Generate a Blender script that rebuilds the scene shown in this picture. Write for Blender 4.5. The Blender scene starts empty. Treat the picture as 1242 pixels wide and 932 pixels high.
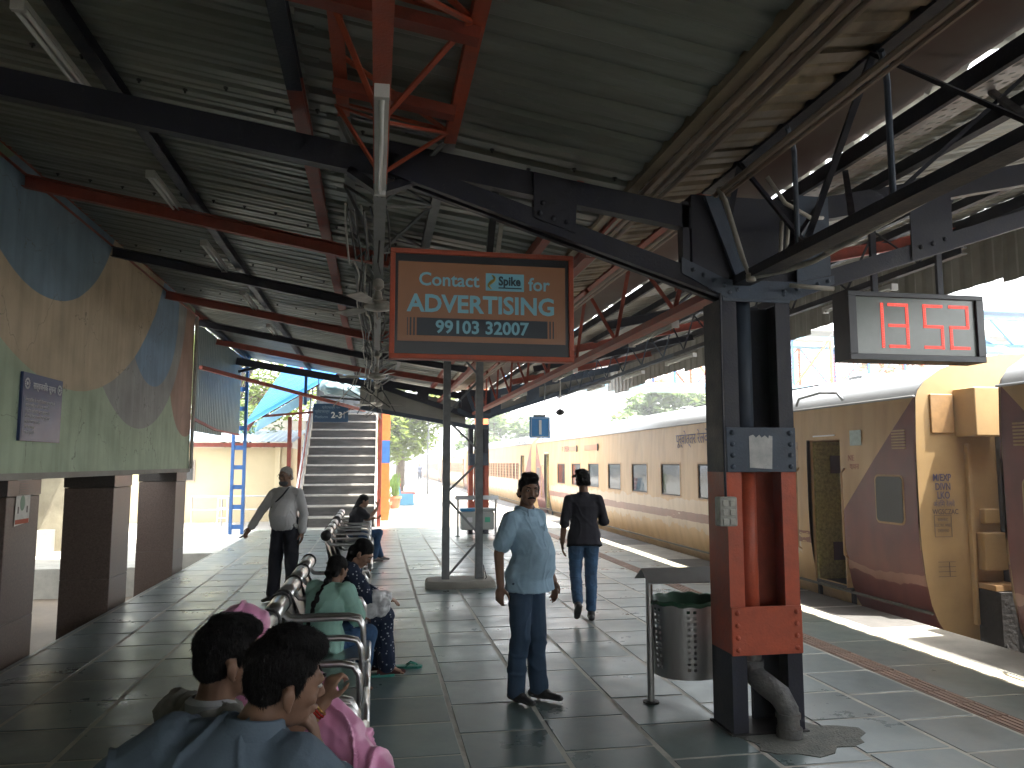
import bpy, math, random
from mathutils import Vector, Matrix, noise
random.seed(7)
S = bpy.context.scene
COL = S.collection
V = Vector
# ---------------------------------------------------------------- camera, world, sun, exposure
cam_d = bpy.data.cameras.new('camera'); cam = bpy.data.objects.new('camera', cam_d); COL.objects.link(cam)
cam.location = (0, 0, 1.75)
cam.rotation_euler = (math.radians(90 + 5.89), 0, math.radians(-10.07))
cam_d.sensor_width = 36.0; cam_d.lens = 36 * 930 / 1242
cam_d.clip_start = 0.05; cam_d.clip_end = 2000
HAZE = .0036                                  # density of the air
S.camera = cam
SUN_K, SUN_KY = 0.37, -0.13                  # direction to the sun: (K, KY, 1)
w = bpy.data.worlds.new("World"); S.world = w; w.use_nodes = True
nt = w.node_tree; bg = nt.nodes['Background']
sky = nt.nodes.new('ShaderNodeTexSky'); sky.sky_type = 'NISHITA'; sky.sun_disc = False
el = math.atan2(1, math.hypot(SUN_K, SUN_KY)); az = math.atan2(SUN_K, SUN_KY)
sky.sun_elevation = el; sky.sun_rotation = az
sky.air_density = 1.6; sky.dust_density = 6.0; sky.ozone_density = 0.6
hz = nt.nodes.new('ShaderNodeMix'); hz.data_type = 'RGBA'; hz.inputs[0].default_value = .62; hz.inputs[7].default_value = (9.6, 9.9, 10.0, 1)   # thin white cloud over the whole sky
nt.links.new(sky.outputs[0], hz.inputs[6]); nt.links.new(hz.outputs[2], bg.inputs[0]); bg.inputs[1].default_value = 0.15
sun_d = bpy.data.lights.new('sun', 'SUN'); sun_d.energy = 3.2; sun_d.angle = math.radians(0.6); sun_d.color = (1, .95, .87)
sun = bpy.data.objects.new('sun', sun_d); COL.objects.link(sun)
sun.rotation_euler = V((-SUN_K, -SUN_KY, -1)).to_track_quat('-Z', 'Y').to_euler(); sun.location = (10, -5, 30)
S.view_settings.view_transform = 'Standard'; S.view_settings.look = 'None'
S.view_settings.exposure = 2.72; S.view_settings.gamma = 1.0
S.cycles.max_bounces = 8; S.cycles.diffuse_bounces = 5; S.cycles.glossy_bounces = 4; S.cycles.transparent_max_bounces = 8
S.cycles.sample_clamp_indirect = 6.0
S.cycles.use_denoising = True

# ---------------------------------------------------------------- materials
MATS = {}
def mat(name, col=(.5, .5, .5), rough=.6, metal=0., var=.0, vscale=3., col2=None, bump=0., bscale=30., emit=None, estr=0., rnd=0., trans=0., spec=.5, stretch=(1, 1, 1), blotch=.5, rvar=0., chips=0.):
    if name in MATS: return MATS[name]
    m = bpy.data.materials.new(name); m.use_nodes = True; t = m.node_tree; b = t.nodes['Principled BSDF']
    b.inputs['Base Color'].default_value = (*col, 1); b.inputs['Roughness'].default_value = rough
    b.inputs['Metallic'].default_value = metal; b.inputs['Specular IOR Level'].default_value = spec
    if trans: b.inputs['Transmission Weight'].default_value = trans
    if emit: b.inputs['Emission Color'].default_value = (*emit, 1); b.inputs['Emission Strength'].default_value = estr
    src = None
    if var or col2 or bump or rvar:
        tc = t.nodes.new('ShaderNodeTexCoord'); mp = t.nodes.new('ShaderNodeMapping'); mp.inputs['Scale'].default_value = stretch
        t.links.new(tc.outputs['Object'], mp.inputs[0])
    if var or col2:
        n = t.nodes.new('ShaderNodeTexNoise'); n.inputs['Scale'].default_value = vscale; n.inputs['Detail'].default_value = 6; n.inputs['Roughness'].default_value = .65
        t.links.new(mp.outputs[0], n.inputs['Vector'])
        r = t.nodes.new('ShaderNodeValToRGB'); r.color_ramp.elements[0].position = blotch - .18; r.color_ramp.elements[1].position = blotch + .18
        c2 = col2 if col2 else tuple(min(1, c * (1 + var)) for c in col); c1 = col if col2 else tuple(c * (1 - var) for c in col)
        r.color_ramp.elements[0].color = (*c1, 1); r.color_ramp.elements[1].color = (*c2, 1)
        t.links.new(n.outputs[0], r.inputs[0]); src = r.outputs[0]
        if rvar:
            mr = t.nodes.new('ShaderNodeMapRange'); mr.inputs[1].default_value = .3; mr.inputs[2].default_value = .7
            mr.inputs[3].default_value = rough; mr.inputs[4].default_value = rough + rvar
            t.links.new(n.outputs[0], mr.inputs[0]); t.links.new(mr.outputs[0], b.inputs['Roughness'])
    if chips:
        n3 = t.nodes.new('ShaderNodeTexNoise'); n3.inputs['Scale'].default_value = 26; n3.inputs['Detail'].default_value = 8; n3.inputs['Roughness'].default_value = .75
        t.links.new(mp.outputs[0], n3.inputs['Vector'])
        gt = t.nodes.new('ShaderNodeMapRange'); gt.inputs[1].default_value = .64; gt.inputs[2].default_value = .67; t.links.new(n3.outputs[0], gt.inputs[0])
        n4 = t.nodes.new('ShaderNodeTexNoise'); n4.inputs['Scale'].default_value = 1.7; n4.inputs['Detail'].default_value = 5; t.links.new(mp.outputs[0], n4.inputs['Vector'])
        du = t.nodes.new('ShaderNodeMapRange'); du.inputs[1].default_value = .45; du.inputs[2].default_value = .75; du.inputs[4].default_value = .35; t.links.new(n4.outputs[0], du.inputs[0])
        ma = t.nodes.new('ShaderNodeMath'); ma.operation = 'MAXIMUM'; t.links.new(gt.outputs[0], ma.inputs[0]); t.links.new(du.outputs[0], ma.inputs[1])
        ms = t.nodes.new('ShaderNodeMath'); ms.operation = 'MULTIPLY'; ms.inputs[1].default_value = chips; t.links.new(ma.outputs[0], ms.inputs[0])
        mc = t.nodes.new('ShaderNodeMix'); mc.data_type = 'RGBA'; t.links.new(ms.outputs[0], mc.inputs[0]); t.links.new(src, mc.inputs[6]); mc.inputs[7].default_value = (.20, .17, .145, 1); src = mc.outputs[2]
    if rnd:
        oi = t.nodes.new('ShaderNodeObjectInfo'); mr = t.nodes.new('ShaderNodeMapRange'); mr.inputs[3].default_value = 1 - rnd; mr.inputs[4].default_value = 1 + rnd
        t.links.new(oi.outputs['Random'], mr.inputs[0])
        mx = t.nodes.new('ShaderNodeVectorMath'); mx.operation = 'SCALE'
        if src: t.links.new(src, mx.inputs[0])
        else: mx.inputs[0].default_value = col
        t.links.new(mr.outputs[0], mx.inputs['Scale']); src = mx.outputs[0]
    if src: t.links.new(src, b.inputs['Base Color'])
    if bump:
        n2 = t.nodes.new('ShaderNodeTexNoise'); n2.inputs['Scale'].default_value = bscale; n2.inputs['Detail'].default_value = 4
        t.links.new(mp.outputs[0], n2.inputs['Vector'])
        bp = t.nodes.new('ShaderNodeBump'); bp.inputs['Strength'].default_value = bump; bp.inputs['Distance'].default_value = .02
        t.links.new(n2.outputs[0], bp.inputs['Height']); t.links.new(bp.outputs[0], b.inputs['Normal'])
    MATS[name] = m; return m

# ---------------------------------------------------------------- object helpers
def org(o):
    v = V((0, 0, 0))
    while o is not None: v += o.location; o = o.parent
    return v
def tag(o, label=None, cat=None, group=None, kind=None):
    if label: o['label'] = label
    if cat: o['category'] = cat
    if group: o['group'] = group
    if kind: o['kind'] = kind
    return o
def thing(name, loc, label, cat, group=None, rz=0):
    o = bpy.data.objects.new(name, None); COL.objects.link(o); o.location = loc; o.rotation_euler = (0, 0, rz)
    o.empty_display_size = .2
    return tag(o, label, cat, group)
def copy_tree(o, parent=None):
    c = o.copy(); COL.objects.link(c)
    if parent is not None: c.parent = parent
    for ch in list(o.children): copy_tree(ch, c)
    return c
def link(name, me, parent=None, loc=(0, 0, 0)):
    o = bpy.data.objects.new(name, me); COL.objects.link(o); o.location = loc
    if parent is not None: o.parent = parent
    return o

class G:
    """collects shapes, then links them as ONE mesh object"""
    def __init__(s): s.v = []; s.f = []; s.mi = []; s.m = 0
    def add(s, vs, fs):
        n = len(s.v); s.v += [tuple(p) for p in vs]; s.f += [tuple(i + n for i in f) for f in fs]; s.mi += [s.m] * len(fs); return s
    def box(s, x0, x1, y0, y1, z0, z1):
        vs = [(x, y, z) for z in (z0, z1) for y in (y0, y1) for x in (x0, x1)]
        return s.add(vs, [(0, 2, 3, 1), (4, 5, 7, 6), (0, 1, 5, 4), (2, 6, 7, 3), (0, 4, 6, 2), (1, 3, 7, 5)])
    def cbox(s, c, sx, sy, sz, ch=.006):
        """box with chamfered edges"""
        hx, hy, hz = sx / 2, sy / 2, sz / 2; ch = min(ch, hx * .45, hy * .45, hz * .45)
        rings = []
        for z, d in ((-hz, ch), (-hz + ch, 0), (hz - ch, 0), (hz, ch)):
            a, b = hx - d, hy - d
            k = ch * .7
            rings.append([(c[0] + x, c[1] + y, c[2] + z) for x, y in ((-a + k, -b), (a - k, -b), (a, -b + k), (a, b - k), (a - k, b), (-a + k, b), (-a, b - k), (-a, -b + k))])
        return s.loft(rings)
    def loft(s, rings, cap=True, closed=True):
        n = len(rings[0]); vs = [p for r in rings for p in r]; fs = []
        for i in range(len(rings) - 1):
            for j in range(n if closed else n - 1):
                k = (j + 1) % n
                fs.append((i * n + j, i * n + k, (i + 1) * n + k, (i + 1) * n + j))
        if cap and closed:
            fs.append(tuple(reversed(range(n)))); fs.append(tuple((len(rings) - 1) * n + j for j in range(n)))
        return s.add(vs, fs)
    def bar(s, a, b, w_=.04, h=None, up=(0, 0, 1)):
        """rectangular bar from a to b"""
        h = w_ if h is None else h; a, b = V(a), V(b); d = (b - a).normalized(); u = V(up)
        if abs(d.dot(u)) > .98: u = V((0, 1, 0))
        r = d.cross(u).normalized(); u = r.cross(d)
        R = [[p + r * x * w_ / 2 + u * y * h / 2 for x, y in ((-1, -1), (1, -1), (1, 1), (-1, 1))] for p in (a, b)]
        return s.loft(R)
    def angle(s, a, b, w_=.05, t=.006, up=(0, 0, 1), flip=1):
        """L-section bar"""
        a, b = V(a), V(b); d = (b - a).normalized(); u = V(up)
        if abs(d.dot(u)) > .98: u = V((0, 1, 0))
        r = d.cross(u).normalized() * flip; u = r.cross(d) * flip
        sec = ((0, 0), (w_, 0), (w_, t), (t, t), (t, w_), (0, w_))
        return s.loft([[p + r * x + u * y for x, y in sec] for p in (a, b)])
    def tube(s, pts, r, n=8, cap=True):
        pts = [V(p) for p in pts]; rings = []; pr = None
        for i, p in enumerate(pts):
            d = ((pts[min(i + 1, len(pts) - 1)] - pts[max(i - 1, 0)])).normalized()
            if pr is None:
                u = V((0, 0, 1)) if abs(d.z) < .9 else V((1, 0, 0)); x = d.cross(u).normalized()
            else: x = (pr - d * pr.dot(d)).normalized()
            pr = x; y = d.cross(x); rr = r[i] if isinstance(r, (list, tuple)) else r
            rings.append([p + x * math.cos(2 * math.pi * k / n) * rr + y * math.sin(2 * math.pi * k / n) * rr for k in range(n)])
        return s.loft(rings, cap)
    def lathe(s, c, prof, n=20):
        rings = [[(c[0] + r * math.cos(2 * math.pi * k / n), c[1] + r * math.sin(2 * math.pi * k / n), c[2] + z) for k in range(n)] for r, z in prof]
        return s.loft(rings)
    def prism(s, pts, d):
        """extrude closed polygon pts (3d) by vector d"""
        d = V(d); return s.loft([[V(p) for p in pts], [V(p) + d for p in pts]])
    def ell(s, c, r, rot=None, nu=14, nv=9):
        c = V(c); rings = []
        vs = [c + (rot @ V((0, 0, -r[2])) if rot else V((0, 0, -r[2])))]; fs = []
        for i in range(1, nv):
            ph = math.pi * i / nv - math.pi / 2
            for j in range(nu):
                th = 2 * math.pi * j / nu
                p = V((r[0] * math.cos(ph) * math.cos(th), r[1] * math.cos(ph) * math.sin(th), r[2] * math.sin(ph)))
                vs.append(c + (rot @ p if rot else p))
        p = V((0, 0, r[2])); vs.append(c + (rot @ p if rot else p)); L = len(vs) - 1
        for j in range(nu):
            fs.append((0, 1 + (j + 1) % nu, 1 + j)); fs.append((L, 1 + (nv - 2) * nu + j, 1 + (nv - 2) * nu + (j + 1) % nu))
        for i in range(nv - 2):
            for j in range(nu):
                a = 1 + i * nu + j; b = 1 + i * nu + (j + 1) % nu
                fs.append((a, b, b + nu, a + nu))
        return s.add(vs, fs)
    def cap(s, a, b, ra, rb, n=10, flat=1., up=(0, 0, 1)):
        """tapered capsule a->b"""
        a, b = V(a), V(b); d = (b - a); L = d.length; d = d.normalized() if L > 1e-6 else V((0, 0, 1)); u = V(up)
        if abs(d.dot(u)) > .95: u = V((0, 1, 0)) if abs(d.y) < .9 else V((1, 0, 0))
        x = d.cross(u).normalized(); y = d.cross(x); rings = []
        for t, f in ((-1, .12), (-.75, .66), (-.4, .92), (0, 1)):
            rings.append((a + d * ra * t, ra * f))
        for t, f in ((0, 1), (.4, .92), (.75, .66), (1, .12)):
            rings.append((b + d * rb * t, rb * f))
        return s.loft([[c + x * math.cos(2 * math.pi * k / n) * r + y * math.sin(2 * math.pi * k / n) * r * flat for k in range(n)] for c, r in rings])
    def mesh(s, name, mats, smooth=False, off=(0, 0, 0)):
        me = bpy.data.meshes.new(name)
        me.from_pydata([(p[0] - off[0], p[1] - off[1], p[2] - off[2]) for p in s.v], [], s.f)
        for m in (mats if isinstance(mats, (list, tuple)) else [mats]): me.materials.append(m)
        me.polygons.foreach_set('material_index', s.mi)
        if smooth: me.polygons.foreach_set('use_smooth', [True] * len(s.f))
        me.update(); return me
    def build(s, name, mats, parent=None, smooth=False, world=True, label=None, kind=None):
        """world=True: shapes were given in world coordinates"""
        off = org(parent) if (parent is not None and world) else (0, 0, 0)
        me = s.mesh(name, mats, smooth, off)
        if smooth == 'auto':
            me.polygons.foreach_set('use_smooth', [True] * len(s.f)); me.set_sharp_from_angle(angle=math.radians(40))
        o = link(name, me, parent)
        if label: o['label'] = label
        if kind: o['kind'] = kind
        return o
def single(g, name, mats, base, label, cat, group=None, smooth=False, kind=None):
    """a thing that is one mesh, origin at base"""
    me = g.mesh(name, mats, bool(smooth), base); o = link(name, me, None, base)
    if smooth == 'auto': me.set_sharp_from_angle(angle=math.radians(40))
    return tag(o, label, cat, group, kind)
def struct(name, g, mats, smooth=False):
    me = g.mesh(name, mats, smooth); o = link(name, me); o['kind'] = 'structure'; return o

TMP = bpy.data.scenes.new('workbench')            # scratch scene, removed at the end: evaluating modifiers there is quick
def evaluated(o):
    TMP.collection.objects.link(o); vl = TMP.view_layers[0]; vl.update(); dg = vl.depsgraph; dg.update()
    return bpy.data.meshes.new_from_object(o.evaluated_get(dg))
def text(name, body, m, parent, loc, size, rot=(math.pi / 2, 0, 0), bold=0., align='LEFT', depth=.001, xs=1.0, world=True, space=1.0):
    """flat lettering as a mesh of its own; loc in world coordinates"""
    cu = bpy.data.curves.new(name, 'FONT'); cu.body = body; cu.size = size; cu.offset = bold; cu.align_x = align; cu.extrude = depth; cu.space_character = space
    cu.resolution_u = 3
    o = bpy.data.objects.new(name, cu); me = evaluated(o); bpy.data.objects.remove(o); bpy.data.curves.remove(cu)
    me.name = name
    off = org(parent) if world else V((0, 0, 0))
    from mathutils import Euler
    M = Matrix.Translation(V(loc) - off) @ Euler(rot).to_matrix().to_4x4() @ Matrix.Diagonal((xs, 1, 1, 1))
    me.transform(M); me.materials.clear(); me.materials.append(m)
    return link(name, me, parent)

# palette
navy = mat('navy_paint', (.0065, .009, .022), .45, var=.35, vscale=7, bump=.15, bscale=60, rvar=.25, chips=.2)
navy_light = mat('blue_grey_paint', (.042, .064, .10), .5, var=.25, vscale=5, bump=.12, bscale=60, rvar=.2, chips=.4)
orange = mat('orange_paint', (.42, .075, .032), .42, var=.22, vscale=6, bump=.15, bscale=70, rvar=.25, chips=.35)
redox = mat('red_oxide_paint', (.27, .05, .03), .5, var=.3, vscale=6, bump=.15, bscale=60, rvar=.2, chips=.45)
orange_vivid = mat('bright_orange_paint', (.8, .17, .04), .45, var=.15, vscale=6)
bluep = mat('blue_paint', (.035, .13, .36), .42, var=.2, vscale=6, rvar=.2)
grey_steel = mat('grey_painted_steel', (.17, .18, .19), .5, var=.25, vscale=7, rvar=.2)
galv = mat('galvanised_sheet', (.25, .265, .235), .42, .3, col2=(.16, .17, .15), vscale=2.2, bump=.10, bscale=9, rnd=.16, stretch=(.35, 2, 1), rvar=.18, chips=.32)
galv_w = mat('weathered_pale_sheet', (.36, .36, .33), .5, .1, col2=(.25, .245, .215), vscale=2.0, bump=.08, bscale=9, rnd=.14, stretch=(.3, 2, 1), chips=.35)
steel = mat('stainless_steel', (.60, .60, .60), .26, 1.0, var=.06, vscale=14, rvar=.10)
steel_dull = mat('brushed_steel', (.42, .41, .40), .38, 1.0, var=.2, vscale=8, stretch=(1, 1, .2), rvar=.15)
pipe_m = mat('pale_conduit', (.36, .34, .30), .5, var=.25, vscale=8)
dark = mat('black_iron', (.018, .018, .02), .6, var=.3, vscale=9)
white_tube = mat('white_tube_glass', (.75, .76, .74), .25)
white_enamel = mat('white_enamel', (.55, .55, .53), .4, var=.1)
whitep = mat('white_paint', (.78, .78, .76), .5, var=.06)
cream = mat('cream_wall_paint', (.62, .53, .34), .8, col2=(.52, .43, .27), vscale=1.6, bump=.1, bscale=25)
mortar = mat('pale_joint_mortar', (.50, .49, .44), .75, col2=(.34, .335, .30), vscale=3.5, bump=.2, bscale=50)
# ================================================================ GROUND AND PLATFORM
kota = mat('kota_stone', (.095, .140, .143), .24, col2=(.140, .190, .188), vscale=2.2, bump=.035, bscale=3.5, rnd=.22, rvar=.14, blotch=.5, spec=.75)
def stain(m):
    "stains, dust and foot-worn areas that run over the joints (world position)"
    t = m.node_tree; b = t.nodes['Principled BSDF']; N = t.nodes.new; L = t.links.new
    ge = N('ShaderNodeNewGeometry'); src = b.inputs['Base Color'].links[0].from_socket
    def no(sc, lo, hi, a, c, det=7):
        n = N('ShaderNodeTexNoise'); n.inputs['Scale'].default_value = sc; n.inputs['Detail'].default_value = det; n.inputs['Roughness'].default_value = .7; L(ge.outputs['Position'], n.inputs['Vector'])
        r = N('ShaderNodeMapRange'); r.inputs[1].default_value = lo; r.inputs[2].default_value = hi; r.inputs[3].default_value = a; r.inputs[4].default_value = c; L(n.outputs[0], r.inputs[0]); return r.outputs[0]
    m1 = N('ShaderNodeMix'); m1.data_type = 'RGBA'; L(no(.9, .46, .74, 0, .38), m1.inputs[0]); L(src, m1.inputs[6]); m1.inputs[7].default_value = (.19, .20, .185, 1)
    m2 = N('ShaderNodeMix'); m2.data_type = 'RGBA'; L(no(4.5, .66, .72, 0, .28), m2.inputs[0]); L(m1.outputs[2], m2.inputs[6]); m2.inputs[7].default_value = (.030, .034, .032, 1)
    m3 = N('ShaderNodeMix'); m3.data_type = 'RGBA'; L(no(38, .71, .74, 0, .4, 3), m3.inputs[0]); L(m2.outputs[2], m3.inputs[6]); m3.inputs[7].default_value = (.34, .33, .30, 1); L(m3.outputs[2], b.inputs['Base Color'])
    L(no(1.3, .35, .68, .25, .46), b.inputs['Roughness'])
stain(kota)
kota_far = mat('kota_stone_dusty', (.11, .155, .15), .28, col2=(.14, .15, .135), vscale=.9, bump=.06, bscale=4, rvar=.25)
stain(kota_far)
coping_m = mat('coping_concrete', (.125, .12, .115), .7, col2=(.08, .08, .076), vscale=3, bump=.3, bscale=40, rnd=.15)
concrete = mat('weathered_concrete', (.36, .345, .31), .85, col2=(.25, .24, .21), vscale=1.2, bump=.3, bscale=30)
pave = mat('sunny_paving', (.36, .34, .30), .75, col2=(.28, .265, .235), vscale=.8, bump=.2, bscale=14)
earth = mat('dusty_earth', (.30, .26, .20), .95, col2=(.22, .19, .14), vscale=.3, bump=.3, bscale=5)
ballast_m = mat('ballast_stone', (.20, .18, .16), .9, var=.3, vscale=6, bump=.8, bscale=30)
tact_m = mat('tactile_terracotta', (.30, .19, .14), .65, col2=(.22, .15, .115), vscale=6, rnd=.12)
line_m = mat('pale_yellow_line_paint', (.78, .70, .50), .6, col2=(.62, .56, .42), vscale=4)

g = G(); g.add([(-300, -100, -1.3), (340, -100, -1.3), (340, 460, -1.3), (-300, 460, -1.3)], [(0, 1, 2, 3)])
struct('ground', g, earth)
XP0, XP1, YP0, YP1 = -3.10, 5.95, -26.0, 160.0
PITY = 16.1
# platform body: mortar bed under the slabs (its top is the joint colour)
g = G()
g.box(XP0, XP1, YP0, PITY, -1.25, -.0035)
g.box(-3.95, XP1, PITY, 21.0, -1.25, -.006)
g.box(-14, -3.95, 14.2, 26, -1.25, -.012)
struct('platform_bed', g, mortar)
g = G(); g.box(-14, XP1, 26.0, YP1, -1.25, -.004); g.box(-3.95, XP1, 21.0, 26.0, -1.25, -.004)
struct('sunlit_platform', g, pave)
# sunken passage on the left and the sunny court beyond
g = G(); g.box(-3.95, -3.1, -26, PITY, -1.2, -.5); g.box(-6.6, -3.95, -26, 14.2, -1.2, -.5)
struct('sunken_floor', g, mat('sunken_floor_concrete', (.30, .24, .18), .7, col2=(.19, .16, .13), vscale=1.2, bump=.2, bscale=20))
g = G(); g.box(-16, -6.6, -26, 14.2, -1.2, -.03)
struct('court_ground', g, pave)

def slab_mesh(name, m, w_, l_, t=.02):
    g = G(); g.cbox((0, 0, -t / 2), w_, l_, t, .004); return g.mesh(name, m)
ROWS = [-3.04 + .6 * i for i in range(13)]      # joint lines along the platform: -3.04 ... 4.16
slabs = []
sm = [slab_mesh('stone_slab', kota, .568, .575 + d) for d in (0,)]
PLAT = bpy.data.objects['platform_bed']
far = G()
for i in range(12):
    x0 = ROWS[i]; offy = random.choice([0, .1, .22, .3]) if i not in (5, 6, 7) else {5: .52, 6: .27, 7: .45}[i]
    n = 0
    y = -11.9 + offy
    while y < 20.9:
        vis = 2.6 < y < 15.6 and (x0 > -.7 or y > 3.0) and not (x0 > 3.5 and y < 4)
        if x0 + .6 > 1.16 and x0 < 2.9 and False: pass
        c = (x0 + .3, y + .3)
        if vis and len(slabs) < 290:
            o = link('stone_slab', sm[0], PLAT, (c[0] + random.uniform(-.003, .003), c[1], random.uniform(-.0015, .0015)))
            o.rotation_euler = (math.radians(random.gauss(0, .22)), math.radians(random.gauss(0, .18)), math.radians(random.uniform(-.25, .25))); slabs.append(o)
        else:
            z = random.uniform(-.001, .001); a, b = .285, .289
            far.box(c[0] - a, c[0] + a, c[1] - b, c[1] + b, -.02, z)
        y += .6
# strip between tactile path and the yellow line
for (xa, xb, L, o0) in ((4.40, 5.03, .9, .3),):
    y = -11.8
    while y < 20.5:
        far.box(xa, xb - .01, y, y + L - .028, -.02, random.uniform(-.001, .001)); y += L
far.box(-3.09, -3.055, -6, 16, -.02, 0)
o = far.build('stone_paving', kota_far, PLAT, kind='stuff')
g = G(); y = -5.5
tm = G(); 
for j in range(4): tm.box(-.085 + j * .05, -.055 + j * .05, -.14, .14, 0, .006)
tm.box(-.1, .1, -.148, .148, -.02, 0); tmesh = tm.mesh('tactile_tile', tact_m)
y = 3.5; n = 0
while y < 20.8:
    o = link('tactile_tile', tmesh, PLAT, (4.28, y, .001)); y += .3; n += 1
g = G(); g.box(4.18, 4.38, -6, 3.33, -.02, .001); g.build('tactile_strip', tact_m, PLAT)
g = G(); g.box(5.05, 5.24, YP0, 60, -.02, .0005)
g.build('platform_line', line_m, PLAT)
y = -5
cm = G(); cm.cbox((0, 0, -.1), .70, 1.17, .2, .012); cmesh = cm.mesh('coping_stone', coping_m)
while y < 28:
    o = link('coping_stone', cmesh, PLAT, (5.61, y, random.uniform(-.006, .0))); o.rotation_euler = (0, 0, math.radians(random.uniform(-.3, .3))); y += 1.2
g = G(); g.box(5.26, 5.96, 27.5, YP1, -.2, -.001); g.build('coping_course', coping_m, PLAT)
# grit patch at the pillar foot
g = G(); pts = []
for k in range(22):
    a = 2 * math.pi * k / 22; r = .36 * (1 + .16 * math.sin(3 * a + 1) + .10 * math.sin(7 * a) + random.uniform(-.09, .09))
    pts.append((2.72 + r * 1.15 * math.cos(a), 4.72 + r * .8 * math.sin(a), -.004))
g.prism(pts, (0, 0, .007)); g.build('rough_concrete_patch', mat('gritty_concrete', (.20, .20, .18), .85, col2=(.125, .14, .13), vscale=9, bump=.6, bscale=60), PLAT)
# track bed
g = G(); g.box(5.97, 10.6, -60, 400, -1.3, -1.14); struct('track_bed', g, ballast_m)
g = G()
for x in (6.97, 8.65): g.box(x, x + .07, -60, 300, -1.14, -.98)
struct('railway_rails', g, mat('rail_steel', (.25, .19, .15), .45, .7))
g = G(); g.box(10.6, 22, -60, 300, -1.25, -.3); struct('far_platform', g, pave)
# ================================================================ LEFT: mural wall on granite pillars
mural = mat('mural_paint', (.27, .36, .25), .75, bump=.15, bscale=30)
def mural_nodes(m):
    t = m.node_tree; b = t.nodes['Principled BSDF']; N = t.nodes.new; L = t.links.new
    tc = N('ShaderNodeTexCoord'); sp = N('ShaderNodeSeparateXYZ'); L(tc.outputs['Object'], sp.inputs[0])
    nz = N('ShaderNodeTexNoise'); nz.inputs['Scale'].default_value = 2.2; nz.inputs['Detail'].default_value = 7; L(tc.outputs['Object'], nz.inputs['Vector'])
    def M(op, a, b_=None):
        n = N('ShaderNodeMath'); n.operation = op
        for i, q in enumerate((a, b_)):
            if q is None: continue
            if isinstance(q, (int, float)): n.inputs[i].default_value = q
            else: L(q, n.inputs[i])
        return n.outputs[0]
    cur = None
    base = N('ShaderNodeRGB'); base.outputs[0].default_value = (.43, .53, .39, 1); cur = base.outputs[0]
    # centres are (Y, Z) in the wall's own coordinates, painted back to front
    for (cy, cz, r, col) in ((13.6, 3.3, 1.12, (.42, .27, .21)), (11.0, 4.65, 2.45, (.35, .355, .345)), (11.6, 4.15, 1.32, (.22, .34, .48)), (9.9, 4.2, .0, (.3, .25, .18)),
                             (8.6, 6.45, 3.95, (.54, .44, .31)), (10.9, 4.5, .95, (.54, .44, .31)), (7.9, 5.45, 2.12, (.19, .29, .38)), (6.6, 5.15, .9, (.2, .3, .2)), (4.0, 3.9, 1.9, (.54, .44, .31))):
        if r <= 0: continue
        dy = M('SUBTRACT', sp.outputs[1], cy); dz = M('SUBTRACT', sp.outputs[2], cz)
        d = M('SQRT', M('ADD', M('MULTIPLY', dy, dy), M('MULTIPLY', dz, dz)))
        d = M('ADD', d, M('MULTIPLY', nz.outputs[0], .02))
        fac = M('LESS_THAN', d, r)
        mx = N('ShaderNodeMix'); mx.data_type = 'RGBA'; L(fac, mx.inputs[0]); L(cur, mx.inputs[6]); mx.inputs[7].default_value = (*col, 1); cur = mx.outputs[2]
    mx = N('ShaderNodeMix'); mx.data_type = 'RGBA'; mx.blend_type = 'MULTIPLY'; mx.inputs[0].default_value = .55
    # hairline cracks and rain streaks in the plaster
    vo = N('ShaderNodeTexVoronoi'); vo.feature = 'DISTANCE_TO_EDGE'; vo.inputs['Scale'].default_value = 1.1; n5 = N('ShaderNodeTexNoise'); n5.inputs['Scale'].default_value = 5; n5.inputs['Detail'].default_value = 6; L(tc.outputs['Object'], n5.inputs['Vector'])
    va = N('ShaderNodeVectorMath'); va.operation = 'ADD'; vs_ = N('ShaderNodeVectorMath'); vs_.operation = 'SCALE'; vs_.inputs['Scale'].default_value = .35; L(n5.outputs[1], vs_.inputs[0]); L(tc.outputs['Object'], va.inputs[0]); L(vs_.outputs[0], va.inputs[1]); L(va.outputs[0], vo.inputs['Vector'])
    ck = M('MULTIPLY', M('LESS_THAN', vo.outputs['Distance'], .0045), M('GREATER_THAN', nz.outputs[0], .5))
    mk = N('ShaderNodeMix'); mk.data_type = 'RGBA'; L(M('MULTIPLY', ck, .6), mk.inputs[0]); L(cur, mk.inputs[6]); mk.inputs[7].default_value = (.12, .12, .10, 1); cur = mk.outputs[2]
    mp2 = N('ShaderNodeMapping'); mp2.inputs['Scale'].default_value = (1, 5, .35); L(tc.outputs['Object'], mp2.inputs[0]); n6 = N('ShaderNodeTexNoise'); n6.inputs['Scale'].default_value = 1.6; n6.inputs['Detail'].default_value = 8; L(mp2.outputs[0], n6.inputs['Vector'])
    r6 = N('ShaderNodeValToRGB'); r6.color_ramp.elements[0].position = .40; r6.color_ramp.elements[0].color = (.62, .60, .55, 1); r6.color_ramp.elements[1].position = .55; L(n6.outputs[0], r6.inputs[0])
    ms_ = N('ShaderNodeMix'); ms_.data_type = 'RGBA'; ms_.blend_type = 'MULTIPLY'; ms_.inputs[0].default_value = .28; L(cur, ms_.inputs[6]); L(r6.outputs[0], ms_.inputs[7]); cur = ms_.outputs[2]
    rr = N('ShaderNodeValToRGB'); rr.color_ramp.elements[0].position = .3; rr.color_ramp.elements[0].color = (.55, .55, .52, 1); rr.color_ramp.elements[1].position = .62
    L(nz.outputs[0], rr.inputs[0]); L(cur, mx.inputs[6]); L(rr.outputs[0], mx.inputs[7]); L(mx.outputs[2], b.inputs['Base Color'])
mural_nodes(mural)
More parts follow.
